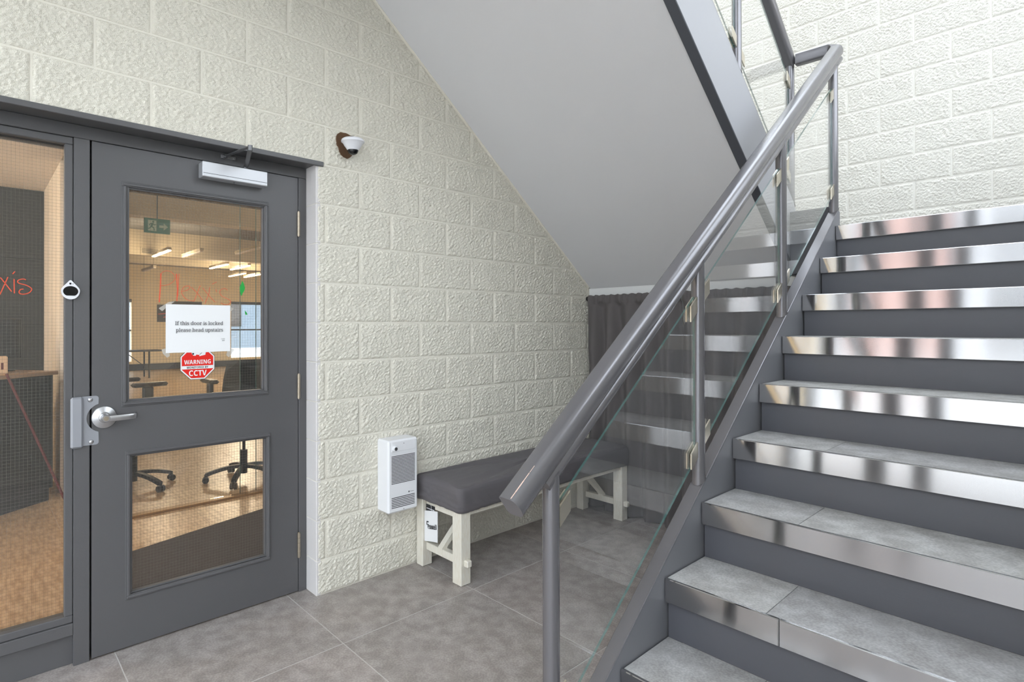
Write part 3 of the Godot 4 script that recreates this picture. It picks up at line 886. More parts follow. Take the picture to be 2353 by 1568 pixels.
	b.cyl(shoe - Vector3(0, 0.008, 0), shoe + Vector3(0, 0.008, 0), 0.008, 16)
	part("closer_arm", b, M.closer_arm, d, "dark jointed closer arm")
	b = MB.new()
	b.bb(Vector3(F + 0.0, 2.178, -0.966), Vector3(F + 0.006, 2.194, -0.897), 0.001)
	b.bb(Vector3(F + 0.006, 2.182, -0.93), Vector3(F + 0.022, 2.186, -0.905), 0.001)
	for z in [-0.904, -0.958]:
		b.cyl(Vector3(F + 0.006, 2.186, z), Vector3(F + 0.009, 2.186, z), 0.0045, 12)
	part("closer_bracket", b, M.satin, d)
	# ---- sidelight
	var s := struct("window_3", "wired glass sidelight beside the grey door", "window")
	b = MB.new()
	b.bb(Vector3(F - 0.06, 0, 0.37), Vector3(F, 2.152, 0.42), 0.002)
	b.bb(Vector3(F - 0.06, 0.127, -0.3155), Vector3(F, 0.175, 0.37), 0.002)
	b.bb(Vector3(F - 0.10, 2.12, -0.318), Vector3(F - 0.06, 2.152, 0.37), 0.0)
	b.bb(Vector3(F - 0.10, 0.0, -0.318), Vector3(F - 0.06, 0.19, 0.37), 0.0)
	part("window_frame", b, M.door_paint, s)
	part("kick_panel", B(Vector3(F - 0.045, 0.0, -0.318), Vector3(F - 0.028, 0.127, 0.37), 0.002), M.door_paint, s)
	part("glazing_bead", ring(F - 0.04, F - 0.008, 0.37, -0.3155, 0.1755, 2.1515, 0.03, 0.003), M.door_paint, s)
	part("pane", B(Vector3(F - 0.05, 0.18, -0.31), Vector3(F - 0.044, 2.148, 0.366)), M.glass, s)
	stuff(part("wire_mesh", wires(F - 0.047, 0.345, -0.288, 0.2, 2.13), M.wire, s))

# ------------------------------------------------------------------ things on the door and the wall
func stroke(b: MB, pts: Array, w: float, x: float) -> void: # [z, y] points as a flat ribbon on the glass
	for i in pts.size() - 1:
		var p := Vector3(x, pts[i][1], pts[i][0]); var q := Vector3(x, pts[i + 1][1], pts[i + 1][0])
		b.bar(p, q, 0.0006, w, 0.0, Vector3.RIGHT)
		b.cyl(q - Vector3(0.0002, 0, 0), q + Vector3(0.0002, 0, 0), w / 2.0, 8)

func smooth(pts: Array) -> Array: # a rounded line through the points
	var c := Curve2D.new()
	for i in pts.size():
		var p := Vector2(pts[i][0], pts[i][1])
		var a: Array = pts[maxi(i - 1, 0)]; var z: Array = pts[mini(i + 1, pts.size() - 1)]
		var t := (Vector2(z[0], z[1]) - Vector2(a[0], a[1])) / 6.0
		c.add_point(p, -t, t)
	c.bake_interval = 0.004
	var out := []
	for p in c.get_baked_points(): out.append([p.x, p.y])
	return out

func on_the_wall() -> void:
	var G := -0.1294               # room side of the air in front of the door glass
	var turn := Basis(Vector3.UP, PI / 2)
	# handwriting on the door glass
	var b := MB.new()
	var e := 0.0021
	stroke(b, [[-0.6435, 1.6162], [-0.6413, 1.5534], [-0.6384, 1.5148], [-0.6369, 1.4891]], 0.0045, G)
	stroke(b, smooth([[-0.6435, 1.6147], [-0.6563, 1.6263], [-0.6762, 1.6291], [-0.6935, 1.6192], [-0.7022, 1.6009], [-0.6964, 1.5849], [-0.6791, 1.57], [-0.6563, 1.5627], [-0.6393, 1.5619]]), 0.0018, G)
	stroke(b, [[-0.708, 1.6185], [-0.7124, 1.5448], [-0.7098, 1.4959]], 0.0040, G)
	stroke(b, [[-0.7182, 1.6191], [-0.7138, 1.5171]], 0.0024, G)
	stroke(b, smooth([[-0.7314, 1.5392], [-0.7551, 1.5465], [-0.7656, 1.5597], [-0.7581, 1.5657], [-0.7403, 1.5602], [-0.73, 1.5423], [-0.7301, 1.531], [-0.7419, 1.5116], [-0.7574, 1.5005], [-0.7824, 1.4962]]), e, G)
	for s in [[[-0.7716, 1.5599], [-0.7981, 1.5334], [-0.8237, 1.4974]], [[-0.8111, 1.5697], [-0.8045, 1.5538], [-0.7839, 1.4963]], [[-0.8219, 1.5589], [-0.8512, 1.5218], [-0.8774, 1.4937]], [[-0.853, 1.5635], [-0.8495, 1.5319], [-0.8317, 1.4858]], [[-0.8813, 1.5548], [-0.8843, 1.5434]], [[-0.8856, 1.4966], [-0.8856, 1.4946]], [[-0.8639, 1.5786], [-0.8845, 1.5895]]]:
		stroke(b, s, e, G)
	stroke(b, smooth([[-0.9359, 1.5523], [-0.9224, 1.5604], [-0.9056, 1.5545], [-0.8989, 1.5405], [-0.9089, 1.5237], [-0.9359, 1.5108], [-0.9512, 1.4991], [-0.9427, 1.4867], [-0.9224, 1.4828], [-0.9039, 1.491]]), e, G)
	var h := thing("marker_writing", "red handwritten word on the door glass above the notice", "writing")
	part("stroke", b, M.marker_red, h)
	b = MB.new()
	var S := -0.1535
	var dz := 0.002
	for s in [[[-0.0856, 1.5694], [-0.1189, 1.5176]], [[-0.1081, 1.5727], [-0.0843, 1.5044]], [[-0.1269, 1.5659], [-0.1278, 1.5111]], [[-0.1223, 1.5851], [-0.1288, 1.5944]]]:
		stroke(b, s, 0.0034, S)
	stroke(b, smooth([[-0.1637, 1.5644], [-0.1555, 1.5674], [-0.1418, 1.5632], [-0.1377, 1.5561], [-0.1432, 1.5495], [-0.1638, 1.5436], [-0.179, 1.5339], [-0.1818, 1.5253], [-0.1721, 1.5127], [-0.1555, 1.5076], [-0.1446, 1.51], [-0.1424, 1.5168], [-0.1473, 1.5256], [-0.155, 1.5276]]), 0.0034, S)
	# the rest of the word runs on to the left, outside the picture
	h = thing("marker_writing", "orange handwritten letters xis on the sidelight glass", "writing")
	part("stroke", b, M.marker_red, h)
	# green paint
	b = MB.new()
	var pts := PackedVector2Array()
	for p in [[-1.0058, 1.6022], [-1.0142, 1.5874], [-1.0193, 1.5673], [-1.0155, 1.5525], [-1.0084, 1.5411], [-1.0014, 1.525], [-0.9954, 1.5476], [-0.994, 1.5696], [-1.0007, 1.5868]]: pts.append(Vector2(-p[0], p[1]))
	b.prism(pts, Vector3(G - 0.0003, 0, 0), Vector3(0, 0, -1), Vector3.UP, Vector3(0.0008, 0, 0))
	part("smear", b, M.green_paint, thing("paint_smear", "long green paint smear on the door glass", "paint smear"))
	b = MB.new()
	pts = PackedVector2Array([Vector2(1.0182, 1.4568), Vector2(1.0278, 1.4463), Vector2(1.0313, 1.4357), Vector2(1.0218, 1.4356)])
	b.prism(pts, Vector3(G - 0.0003, 0, 0), Vector3(0, 0, -1), Vector3.UP, Vector3(0.0008, 0, 0))
	part("smear", b, M.green_paint, thing("paint_smear", "small green paint spot on the door glass beside the notice", "paint smear"))
	# paper notice
	var n := thing("paper_notice", "white paper notice taped to the door glass about heading upstairs", "notice", Vector3(0, 0, 0))
	b = MB.new()
	var sheet := func(u: float, v: float):
		return Vector3(G + 0.0022 + 0.0015 * sin(u * 3.0) * (1.0 - v) + 0.004 * pow(absf(v - 1.0), 3.0) * 0.5, lerpf(1.479, 1.2585, v) + (0.0012 * sin(u * 9.0) if v > 0.95 else 0.0), lerpf(-0.6625, -0.9475, u))
	b.grid(sheet, 12, 8, Vector3(1, 0, 0))
	b.bb(Vector3(G + 0.0004, 1.2600, -0.9465), Vector3(G + 0.0008, 1.478, -0.6635))
	part("sheet", b, M.paper, n)
	letters("If this door is locked", "Droid Serif", 400, 0.0185, Vector3(G + 0.0058, 1.394, -0.807), turn, M.ink, n, "lettering", 0.212)
	letters("please head upstairs", "Droid Serif", 400, 0.0230, Vector3(G + 0.0060, 1.360, -0.808), turn, M.ink, n, "lettering", 0.208)
	b = MB.new()
	for l in [[1.3185, 0.904, 0.018], [1.3105, 0.909, 0.012]]:
		for i in 5:
			var zz: float = -l[1] - l[2] * i / 5.0
			b.bb(Vector3(G + 0.003, l[0], zz - l[2] * 0.13), Vector3(G + 0.0052, l[0] + 0.0012, zz), 0.0)
	part("small_print", b, M.ink, n)
	var tapes := [[[0.634, 1.4601], [0.6486, 1.4475], [0.672, 1.470], [0.7007, 1.4924], [0.676, 1.4895]], [[0.6457, 1.2755], [0.668, 1.282], [0.6813, 1.2469], [0.6693, 1.2376], [0.6516, 1.2576]], [[0.940, 1.4781], [0.9667, 1.4646], [0.9529, 1.4522], [0.940, 1.460]], [[0.942, 1.2757], [0.97, 1.2659], [0.9426, 1.2304], [0.9291, 1.2395], [0.935, 1.262]]]
	for t in tapes:
		b = MB.new()
		pts = PackedVector2Array()
		for p in t: pts.append(Vector2(p[0], p[1]))
		b.prism(pts, Vector3(G - 0.0002, 0, 0), Vector3(0, 0, -1), Vector3.UP, Vector3(0.0006, 0, 0))
		part("tape_strip", b, M.tape, n)
	# warning sticker
	var w := thing("warning_sticker", "red octagonal camera warning sticker below the paper notice", "sticker")
	var oct := func(r: float):
		var q := PackedVector2Array()
		for i in 8:
			var a := TAU * (i + 0.5) / 8.0
			q.append(Vector2(0.7995 + r * cos(a), 1.2085 + r * sin(a)))
		return q
	for l in [[0.0828, M.sign_black, 0.0003, "border"], [0.0806, M.sign_white, 0.0006, "border"], [0.0748, M.sign_red, 0.0009, "face"]]:
		b = MB.new()
		b.prism(oct.call(l[0]), Vector3(G, 0, 0), Vector3(0, 0, -1), Vector3.UP, Vector3(l[2], 0, 0))
		part(l[3], b, l[1], w)
	part("band", B(Vector3(G, 1.1815, -0.8682), Vector3(G + 0.0012, 1.1965, -0.7308)), M.sign_white, w)
	letters("WARNING", "Droid Sans", 700, 0.0195, Vector3(G + 0.0012, 1.214, -0.799), turn, M.sign_white, w, "lettering", 0.117)
	letters("MONITORED BY", "Droid Sans", 700, 0.0092, Vector3(G + 0.0014, 1.189, -0.799), turn, M.sign_black, w, "lettering", 0.094)
	letters("CCTV", "Droid Sans", 700, 0.0260, Vector3(G + 0.0012, 1.1625, -0.8), turn, M.sign_white, w, "lettering", 0.078)
	b = MB.new()
	b.prism(PackedVector2Array([Vector2(0.772, 1.262), Vector2(0.774, 1.25), Vector2(0.781, 1.243), Vector2(0.791, 1.243), Vector2(0.793, 1.248), Vector2(0.807, 1.246), Vector2(0.806, 1.240), Vector2(0.833, 1.246), Vector2(0.836, 1.262)]), Vector3(G, 0, 0), Vector3(0, 0, -1), Vector3.UP, Vector3(0.0012, 0, 0))
	part("camera_emblem", b, M.sign_white, w)
	b = MB.new()
	b.cyl(Vector3(G, 1.2515, -0.779), Vector3(G + 0.0014, 1.2515, -0.779), 0.0045, 14)
	part("emblem_lens", b, M.sign_black, w)
	b = MB.new()
	b.prism(PackedVector2Array([Vector2(0.806, 1.247), Vector2(0.809, 1.247), Vector2(0.819, 1.256), Vector2(0.816, 1.256)]), Vector3(G, 0, 0), Vector3(0, 0, -1), Vector3.UP, Vector3(0.0014, 0, 0))
	part("emblem_detail", b, M.sign_black, w)
	# card reader on the mullion
	var r := thing("card_reader", "small white and black card reader on the door mullion", "card reader", Vector3(-0.1098, 1.527, -0.3045))
	pts = PackedVector2Array()
	for i in 40:
		var a := TAU * i / 40.0
		var p := Vector2(0.0315 * cos(a), 0.0345 * sin(a) - 0.003)
		if p.y > 0.0: p.x *= 1.0 - 0.62 * smoothstep(0.0, 1.0, p.y / 0.034); p.y *= 1.28
		pts.append(p)
	b = MB.new()
	b.prism(pts, Vector3.ZERO, Vector3(0, 0, -1), Vector3.UP, Vector3(0.011, 0, 0))
	part("body", b, M.plastic_white, r)
	b = MB.new()
	var disc := PackedVector2Array()
	for i in 36:
		var a := TAU * i / 36.0
		disc.append(Vector2(0.0255 * cos(a), maxf(0.021 * sin(a) - 0.001, -0.0185)))
	b.prism(disc, Vector3(0.011, -0.004, 0), Vector3(0, 0, -1), Vector3.UP, Vector3(0.0012, 0, 0))
	b.cyl(Vector3(0.011, 0.026, 0.001), Vector3(0.0118, 0.026, 0.001), 0.0038, 14)
	b.cyl(Vector3(0.011, 0.025, -0.008), Vector3(0.0118, 0.025, -0.008), 0.0014, 10)
	part("touch_face", b, M.lens_black, r, "glossy black reader face")
	# security camera
	var c := thing("security_camera", "small white dome camera on the block wall beside the door", "camera", Vector3(0.072, 2.339, -1.507))
	var tilt := Basis(Vector3(0, 0, 1), -0.04) * Basis(Vector3(1, 0, 0), 0.03)
	b = MB.new()
	b.lathe([[0.0, 0.016], [0.05, 0.015], [0.0575, 0.010], [0.060, 0.004], [0.060, -0.002], [0.060, -0.002], [0.052, -0.008], [0.043, -0.022], [0.034, -0.036], [0.029, -0.043], [0.029, -0.043], [0.0, -0.044]], Vector3.ZERO, tilt, 40)
	part("housing", b, M.plastic_white, c)
	b = MB.new()
	b.lathe([[0.0285, -0.040], [0.0275, -0.050], [0.022, -0.060], [0.012, -0.066], [0.0, -0.068]], Vector3.ZERO, tilt, 28)
	part("lens_dome", b, M.lens_black, c, "dark glossy lens dome")
	b = MB.new()
	b.cyl(Vector3(-0.075, 0.004, 0), Vector3(-0.03, 0.004, 0), 0.022, 20)
	part("wall_stem", b, M.plastic_white, c)
	# wall heater
	var k := thing("wall_heater", "white wall heater with slotted grilles beside the bench", "heater", Vector3(0, 0.0, 0))
	b = MB.new()
	var HX := 0.108
	b.bb(Vector3(-0.003, 0.362, -1.9), Vector3(HX, 0.757, -1.7), 0.009)
	var body := part("body", b, M.heater_white, k)
	b = MB.new()
	b.bb(Vector3(HX - 0.002, 0.695, -1.884), Vector3(HX + 0.0015, 0.75, -1.722), 0.003)
	part("control_panel", b, M.heater_white, body)
	b = MB.new()
	b.cyl(Vector3(HX, 0.713, -1.742), Vector3(HX + 0.009, 0.713, -1.742), 0.0145, 24)
	b.cyl(Vector3(HX + 0.009, 0.713, -1.742), Vector3(HX + 0.015, 0.713, -1.742), 0.0125, 24)
	var knob := part("knob", b, M.heater_white, k)
	b = MB.new()
	b.cyl(Vector3(HX + 0.015, 0.713, -1.742), Vector3(HX + 0.0156, 0.713, -1.742), 0.0095, 20)
	part("knob_face", b, M.closer_arm, knob, "grey knob face")
	for y in range(20):
		part("slot", B(Vector3(HX - 0.001, 0.521 + y * 0.00775, -1.879), Vector3(HX + 0.0004, 0.5246 + y * 0.00775, -1.722), 0.0), M.sign_black, body)
	for y in range(7):
		part("slot", B(Vector3(HX - 0.001, 0.390 + y * 0.0089, -1.877), Vector3(HX + 0.0004, 0.3938 + y * 0.0089, -1.722), 0.0), M.sign_black, body)
	b = MB.new()
	b.cyl(Vector3(HX, 0.463, -1.838), Vector3(HX + 0.0006, 0.463, -1.838), 0.0046, 14)
	for i in 6: b.bb(Vector3(HX, 0.4615, -1.8495 - i * 0.0042), Vector3(HX + 0.0006, 0.464, -1.847 - i * 0.0042))
	b.cyl(Vector3(HX, 0.735, -1.803), Vector3(HX + 0.002, 0.735, -1.803), 0.0025, 10)
	b.cyl(Vector3(HX, 0.375, -1.803), Vector3(HX + 0.001, 0.375, -1.803), 0.0025, 10)
	part("emblem", b, M.closer_arm, body)

# ------------------------------------------------------------------ bench
func bench() -> void:
	var o := thing("padded_bench", "white wooden bench with a dark grey padded cushion against the block wall", "bench", Vector3(0.0, 0, 0))
	var x0 := 0.016; var x1 := 0.405; var z0 := -1.958; var z1 := -3.535; var L := 0.071
	var fy := 0.403
	for x in [x0, x1 - L]:
		for z in [z0 - L, z1]:
			var b := B(Vector3(x, 0.001, z), Vector3(x + (L if x > 0.1 else 0.057), fy, z + L), 0.004)
			part("leg", b, M.bench_wood, o)
	for x in [x0 + 0.012, x1 - 0.040]:
		part("apron_rail", B(Vector3(x, 0.362, z1 + L - 0.002), Vector3(x + 0.028, fy, z0 - L + 0.002), 0.002), M.bench_wood, o)
	for z in [z0 - 0.05, z1 + 0.02]:
		part("apron_rail", B(Vector3(x0 + L - 0.002, 0.345, z), Vector3(x1 - L + 0.002, fy, z + 0.03), 0.002), M.bench_wood, o)
	for k in 2:
		var zc: float = [z0 - 0.036, z1 + 0.036][k]
		part("stretcher", B(Vector3(x0 + L - 0.002, 0.100, zc - 0.018), Vector3(x1 - L + 0.002, 0.142, zc + 0.018), 0.002), M.bench_wood, o)
		var s: float = [-1.0, 1.0][k]
		var b := MB.new()
		var zb := zc + 0.0 * s
		b.prism(PackedVector2Array([Vector2(zb - 0.017, 0.105), Vector2(zb + 0.021, 0.105), Vector2(zb - s * 0.0 + 0.021, 0.148), Vector2(zb + s * 0.255 + 0.021, 0.395), Vector2(zb + s * 0.255 - 0.040, 0.395), Vector2(zb - 0.017, 0.150)] if k == 0 else [Vector2(zb - 0.021, 0.105), Vector2(zb + 0.017, 0.105), Vector2(zb + 0.017, 0.150), Vector2(zb + 0.295, 0.395), Vector2(zb + 0.234, 0.395), Vector2(zb - 0.021, 0.148)]), Vector3(0.196, 0, 0), Vector3(0, 0, 1), Vector3.UP, Vector3(0.036, 0, 0))
		part("brace", b, M.bench_wood, o)
		part("peg", B(Vector3(x1 - 0.001, 0.102, zc - 0.017), Vector3(x1 + 0.030, 0.138, zc + 0.017), 0.005), M.bench_wood, o)
	part("seat_board", B(Vector3(x0 + 0.004, 0.398, z1 + 0.01), Vector3(x1 - 0.004, 0.418, z0 - 0.01), 0.003), M.bench_wood, o)
	# cushion: rounded slab whose cover is pulled in under the edge
	var f := FastNoiseLite.new()
	f.seed = 4; f.frequency = 5.0; f.fractal_octaves = 3
	var g := FastNoiseLite.new()
	g.seed = 9; g.frequency = 9.0
	var cx := (x0 + x1) / 2.0 + 0.003; var cz := (z0 + z1) / 2.0
	var hx := 0.206; var hz := (z0 - z1) / 2.0 + 0.02
	var around := func(u: float) -> Vector2: # rounded rectangle
		var r := 0.034
		var per := [2.0 * (hz - r), PI / 2 * r, 2.0 * (hx - r), PI / 2 * r]
		var t: float = fposmod(u, 1.0) * 2.0 * (per[0] + per[1] + per[2] + per[3])
		var c := [Vector2(hx, hz - r), Vector2(hx - r, hz), Vector2(-hx, hz - r), Vector2(-hx + r, -hz)]
		var half: float = per[0] + per[1] + per[2] + per[3]
		var flip := 1.0
		if t >= half: t -= half; flip = -1.0
		var p: Vector2
		if t < per[0]: p = Vector2(hx, -(hz - r) + t)
		elif t < per[0] + per[1]:
			var a: float = (t - per[0]) / r
			p = Vector2(hx - r, hz - r) + Vector2(cos(a), sin(a)) * r
		elif t < per[0] + per[1] + per[2]: p = Vector2(hx - r - (t - per[0] - per[1]), hz)
		else:
			var a: float = PI / 2 + (t - per[0] - per[1] - per[2]) / r
			p = Vector2(-hx + r, hz - r) + Vector2(cos(a), sin(a)) * r
		return p * flip
	var shape := func(u: float, v: float):
		var p: Vector2 = around.call(u)
		# v: 0 underneath, up the side, over the top to the middle at 1
		var rows := [[0.86, 0.398], [0.965, 0.392], [0.993, 0.404], [1.0, 0.425], [1.004, 0.455], [1.0, 0.485], [0.985, 0.506], [0.95, 0.521], [0.90, 0.528], [0.8, 0.531], [0.6, 0.533], [0.3, 0.534], [0.0, 0.534]]
		var t := v * (rows.size() - 1)
		var i := mini(int(t), rows.size() - 2)
		var fr := t - i
		var k: float = lerpf(rows[i][0], rows[i + 1][0], fr); var y: float = lerpf(rows[i][1], rows[i + 1][1], fr)
		var inset := Vector2(hx - (1.0 - k) * 0.206, hz - (1.0 - k) * 0.206)
		if k < 0.5: inset = Vector2(hx * k, hz * k)
		elif k < 0.8: inset = Vector2(hx, hz) * k
		var q := Vector2(p.x / hx * inset.x, p.y / hz * inset.y)
		var side := clampf(1.0 - absf(y - 0.44) / 0.06, 0.0, 1.0) * (1.0 if v < 0.6 else 0.0)
		var wr: float = 0.007 * f.get_noise_2d(p.y * 3.0 + p.x, y * 9.0 + p.y) + 0.0050 * g.get_noise_2d((p.y + p.x) * 5.0, (y + p.y * 0.7) * 14.0)
		q += p.normalized() * wr * side
		var corner := pow(clampf((absf(p.x) / hx + absf(p.y) / hz - 1.55) / 0.4, 0.0, 1.0), 1.5)
		if v < 0.4: y -= corner * 0.006 + 0.0025 * f.get_noise_1d(p.y * 6.0 + p.x * 3.0)
		if v > 0.6: y += 0.002 * f.get_noise_2d(q.x * 4.0, q.y * 4.0) - 0.010 * corner
		return Vector3(cx + q.x, y, cz + q.y)
	var b := MB.new()
	b.grid(shape, 260, 36)
	var facing := 0.0
	for i in b.v.size():
		facing += b.n[i].dot(b.v[i] - Vector3(cx, 0.45, cz))
	if facing < 0.0:
		for i in b.n.size(): b.n[i] = -b.n[i]
		for i in range(0, b.v.size(), 3):
			var tv := b.v[i + 1]; b.v[i + 1] = b.v[i + 2]; b.v[i + 2] = tv
			var tn := b.n[i + 1]; b.n[i + 1] = b.n[i + 2]; b.n[i + 2] = tn
	part("cushion", b, M.cushion_cloth, o, "dark grey cloth cushion")
	# price tag
	var t := thing("hang_tag", "white store tag hanging under the near end of the bench", "tag", Vector3(0.1345, 0, -1.9745))
	b = MB.new()
	b.grid(func(u: float, v: float): return Vector3(lerpf(-0.0595, 0.0595, u), lerpf(0.158, 0.332, v) + (u - 0.5) * 0.022, 0.0025 - 0.003 * sin(u * PI)), 10, 6, Vector3(0, 0, 1))
	part("card", b, M.paper, t)
	part("backing_label", B(Vector3(-0.050, 0.315, -0.0025), Vector3(0.03, 0.362, -0.001)), M.sign_black, t, "small black label behind the card")
	part("label_line", B(Vector3(-0.044, 0.337, -0.001), Vector3(0.026, 0.341, -0.0006)), M.paper, t)
	var lean := Basis(Vector3(0, 0, 1), 0.17)
	letters("Powell", "Droid Sans", 700, 0.027, Vector3(0.010, 0.2465, 0.0032), lean, M.ink, t, "lettering", 0.082)
	b = MB.new()
	b.bar(Vector3(-0.024, 0.227, 0.0028), Vector3(0.046, 0.239, 0.0028), 0.0022, 0.0006, 0.0, Vector3(0, 1, 0))
	b.bar(Vector3(-0.041, 0.262, 0.0028), Vector3(-0.022, 0.265, 0.0028), 0.006, 0.0006, 0.0, Vector3(0, 1, 0))
	b.bar(Vector3(-0.0385, 0.244, 0.0028), Vector3(-0.0385, 0.262, 0.0028), 0.005, 0.0006, 0.0, Vector3(1, 0, 0))
	part("emblem", b, M.ink, t)
	b = MB.new()
	b.cyl(Vector3(0.0, 0.33, 0.0), Vector3(0.0, 0.36, 0.001), 0.0008, 8)
	b.cyl(Vector3(0.0, 0.36, 0.001), Vector3(0.0, 0.365, 0.006), 0.0008, 8)
	part("string", b, M.paper, t)

# ------------------------------------------------------------------ curtains
func curtain_mesh(x0: float, x1: float, folds: float, seed_: int, top: float) -> MB:
	var f := FastNoiseLite.new()
	f.seed = seed_; f.frequency = 1.6
	var fn := func(u: float, v: float): # v 0 at the ruffled head
		var x := lerpf(x0, x1, u)
		var y := lerpf(top, 0.006, v)
		var d := top - y
		var ruf := 0.5 + 0.5 * sin(u * folds * 2.6 + 2.0 * f.get_noise_1d(x * 3.0))
		var ph := u * folds + 1.2 * f.get_noise_2d(x * 2.0, y * 0.3)
		var amp := 0.016 + 0.022 * smoothstep(0.0, 0.4, d)
		var z := -3.606 + amp * sin(ph) + 0.004 * f.get_noise_2d(x * 5.0, y * 0.8)
		if d < 0.06:
			z = -3.602 + 0.007 * sin(u * folds * 3.1 + f.get_noise_1d(x * 8.0) * 3.0)
			if d < 0.012: y += 0.006 * ruf
			if d > 0.012: z += 0.010
		elif d < 0.085: z += 0.004
		return Vector3(x + 0.006 * f.get_noise_2d(y * 1.3, x), y, z)
	var b := MB.new()
	b.grid(fn, 130, 90, Vector3(0, 0, 1))
	return b

func curtains() -> void:
	var c := thing("curtain", "dark grey curtain beside the block wall under the landing", "curtain")
	part("cloth", curtain_mesh(0.03, 0.772, 30.0, 3, 1.605), M.curtain_cloth, c)
	c = thing("curtain", "dark grey curtain nearer the stairs, behind the glass railing", "curtain")
	part("cloth", curtain_mesh(0.78, 1.46, 24.0, 14, 1.606), M.curtain_cloth, c)
	var r := thing("curtain_rod", "thin black curtain rod with a round end at the wall", "curtain rod")
	var b := MB.new()
	b.cyl(Vector3(0.012, 1.585, -3.625), Vector3(1.45, 1.585, -3.625), 0.009, 14)
	part("rod", b, M.black, r)
	b = MB.new()
	b.cyl(Vector3(0.003, 1.585, -3.625), Vector3(0.02, 1.585, -3.625), 0.018, 20)
	part("finial", b, M.black, r)
	b = MB.new()
	b.bb(Vector3(0.7, 1.57, -3.652), Vector3(0.715, 1.6, -3.63))
	part("bracket", b, M.black, r)

# ------------------------------------------------------------------ the room behind the door
func lit_tube(at: Vector3, length: float, label: String, on: bool) -> void:
	var p := thing("pendant_light", label, "light", at, "linear pendant lights")
	var b := MB.new()
	b.bb(Vector3(-length / 2, 0.012, -0.035), Vector3(length / 2, 0.06, 0.035), 0.004)
	part("housing", b, M.beam, p)
	part("diffuser", B(Vector3(-length / 2 + 0.01, -0.012, -0.03), Vector3(length / 2 - 0.01, 0.012, 0.03), 0.006), M.tube if on else M.room_white, p)
	b = MB.new()
	for x in [-length * 0.4, length * 0.4]:
		b.cyl(Vector3(x, 0.06, 0), Vector3(x, 3.3 - at.y, 0), 0.0025, 6)
	part("cable", b, M.black, p)
	if on:
		var l := OmniLight3D.new()
		l.name = "lamp"
		l.light_color = Color(1.0, 0.92, 0.79); l.light_energy = 0.95; l.light_size = 0.1
		l.omni_range = 25.0; l.omni_attenuation = 2.0; l.shadow_enabled = true
		l.position.y = -0.13
		p.add_child(l)

func office_chair(at: Vector3, turn: float, label: String) -> void:
	var c := thing("office_chair", label, "chair", at, "office chairs behind the glass partition")
	c.rotation.y = turn
	var b := MB.new()
	for i in 5:
		var a := TAU * i / 5.0 + 0.3
		var d := Vector3(cos(a), 0, sin(a))
		b = MB.new()
		var path := []
		for k in 8:
			var t := k / 7.0
			path.append(Vector3(0, 0.125 - 0.055 * t * t, 0) + d * lerpf(0.03, 0.315, t))
		b.sweep(PackedVector2Array([Vector2(-0.022, -0.014), Vector2(0.022, -0.014), Vector2(0.018, 0.014), Vector2(-0.018, 0.014)]), path)
		var leg := part("base_arm", b, M.chair_black, c)
		b = MB.new()
		var wc := d * 0.315 + Vector3(0, 0.028, 0)
		var ax := Vector3(-d.z, 0, d.x)
		b.cyl(wc - ax * 0.026, wc - ax * 0.006, 0.027, 18)
		b.cyl(wc + ax * 0.006, wc + ax * 0.026, 0.027, 18)
		b.cyl(wc, wc + Vector3(0, 0.05, 0), 0.011, 10)
		part("caster", b, M.chair_black, leg)
	b = MB.new()
	b.cyl(Vector3(0, 0.06, 0), Vector3(0, 0.27, 0), 0.03, 20)
	b.cyl(Vector3(0, 0.27, 0), Vector3(0, 0.56, 0), 0.014, 16)
	part("column", b, M.chair_black, c)
	b = MB.new()
	b.box(Vector3(0, 0.62, 0.0), Vector3(0.5, 0.11, 0.5), 0.045)
	part("seat", b, M.chair_black, c)
	b = MB.new()
	b.grid(func(u: float, v: float): return Vector3((u - 0.5) * 0.50 * (1.0 - 0.25 * pow(absf(v - 0.4), 2.0)), 0.70 + v * 0.36, -0.25 - 0.10 * v + 0.06 * pow(2.0 * u - 1.0, 2.0)), 12, 10, Vector3(0, 0, -1))
	b.grid(func(u: float, v: float): return Vector3((u - 0.5) * 0.50 * (1.0 - 0.25 * pow(absf(v - 0.4), 2.0)), 0.70 + v * 0.36, -0.19 - 0.08 * v + 0.04 * pow(2.0 * u - 1.0, 2.0)), 12, 10, Vector3(0, 0, 1))
	b.bb(Vector3(-0.04, 0.58, -0.29), Vector3(0.04, 0.86, -0.25), 0.008)
	part("backrest", b, M.chair_black, c)
	for s in [-1.0, 1.0]:
		b = MB.new()
		b.box(Vector3(s * 0.29, 0.90, 0.02), Vector3(0.085, 0.035, 0.27), 0.015)
		var pad := part("armrest", b, M.pad_black, c)
		b = MB.new()
		b.bb(Vector3(s * 0.29 - 0.02, 0.62, -0.035), Vector3(s * 0.29 + 0.02, 0.885, 0.045), 0.01)
		b.bb(Vector3(minf(s * 0.29, 0.15 * s), 0.575, -0.03), Vector3(maxf(s * 0.29, 0.15 * s), 0.6, 0.04), 0.005)
		part("armrest_post", b, M.chair_black, pad)

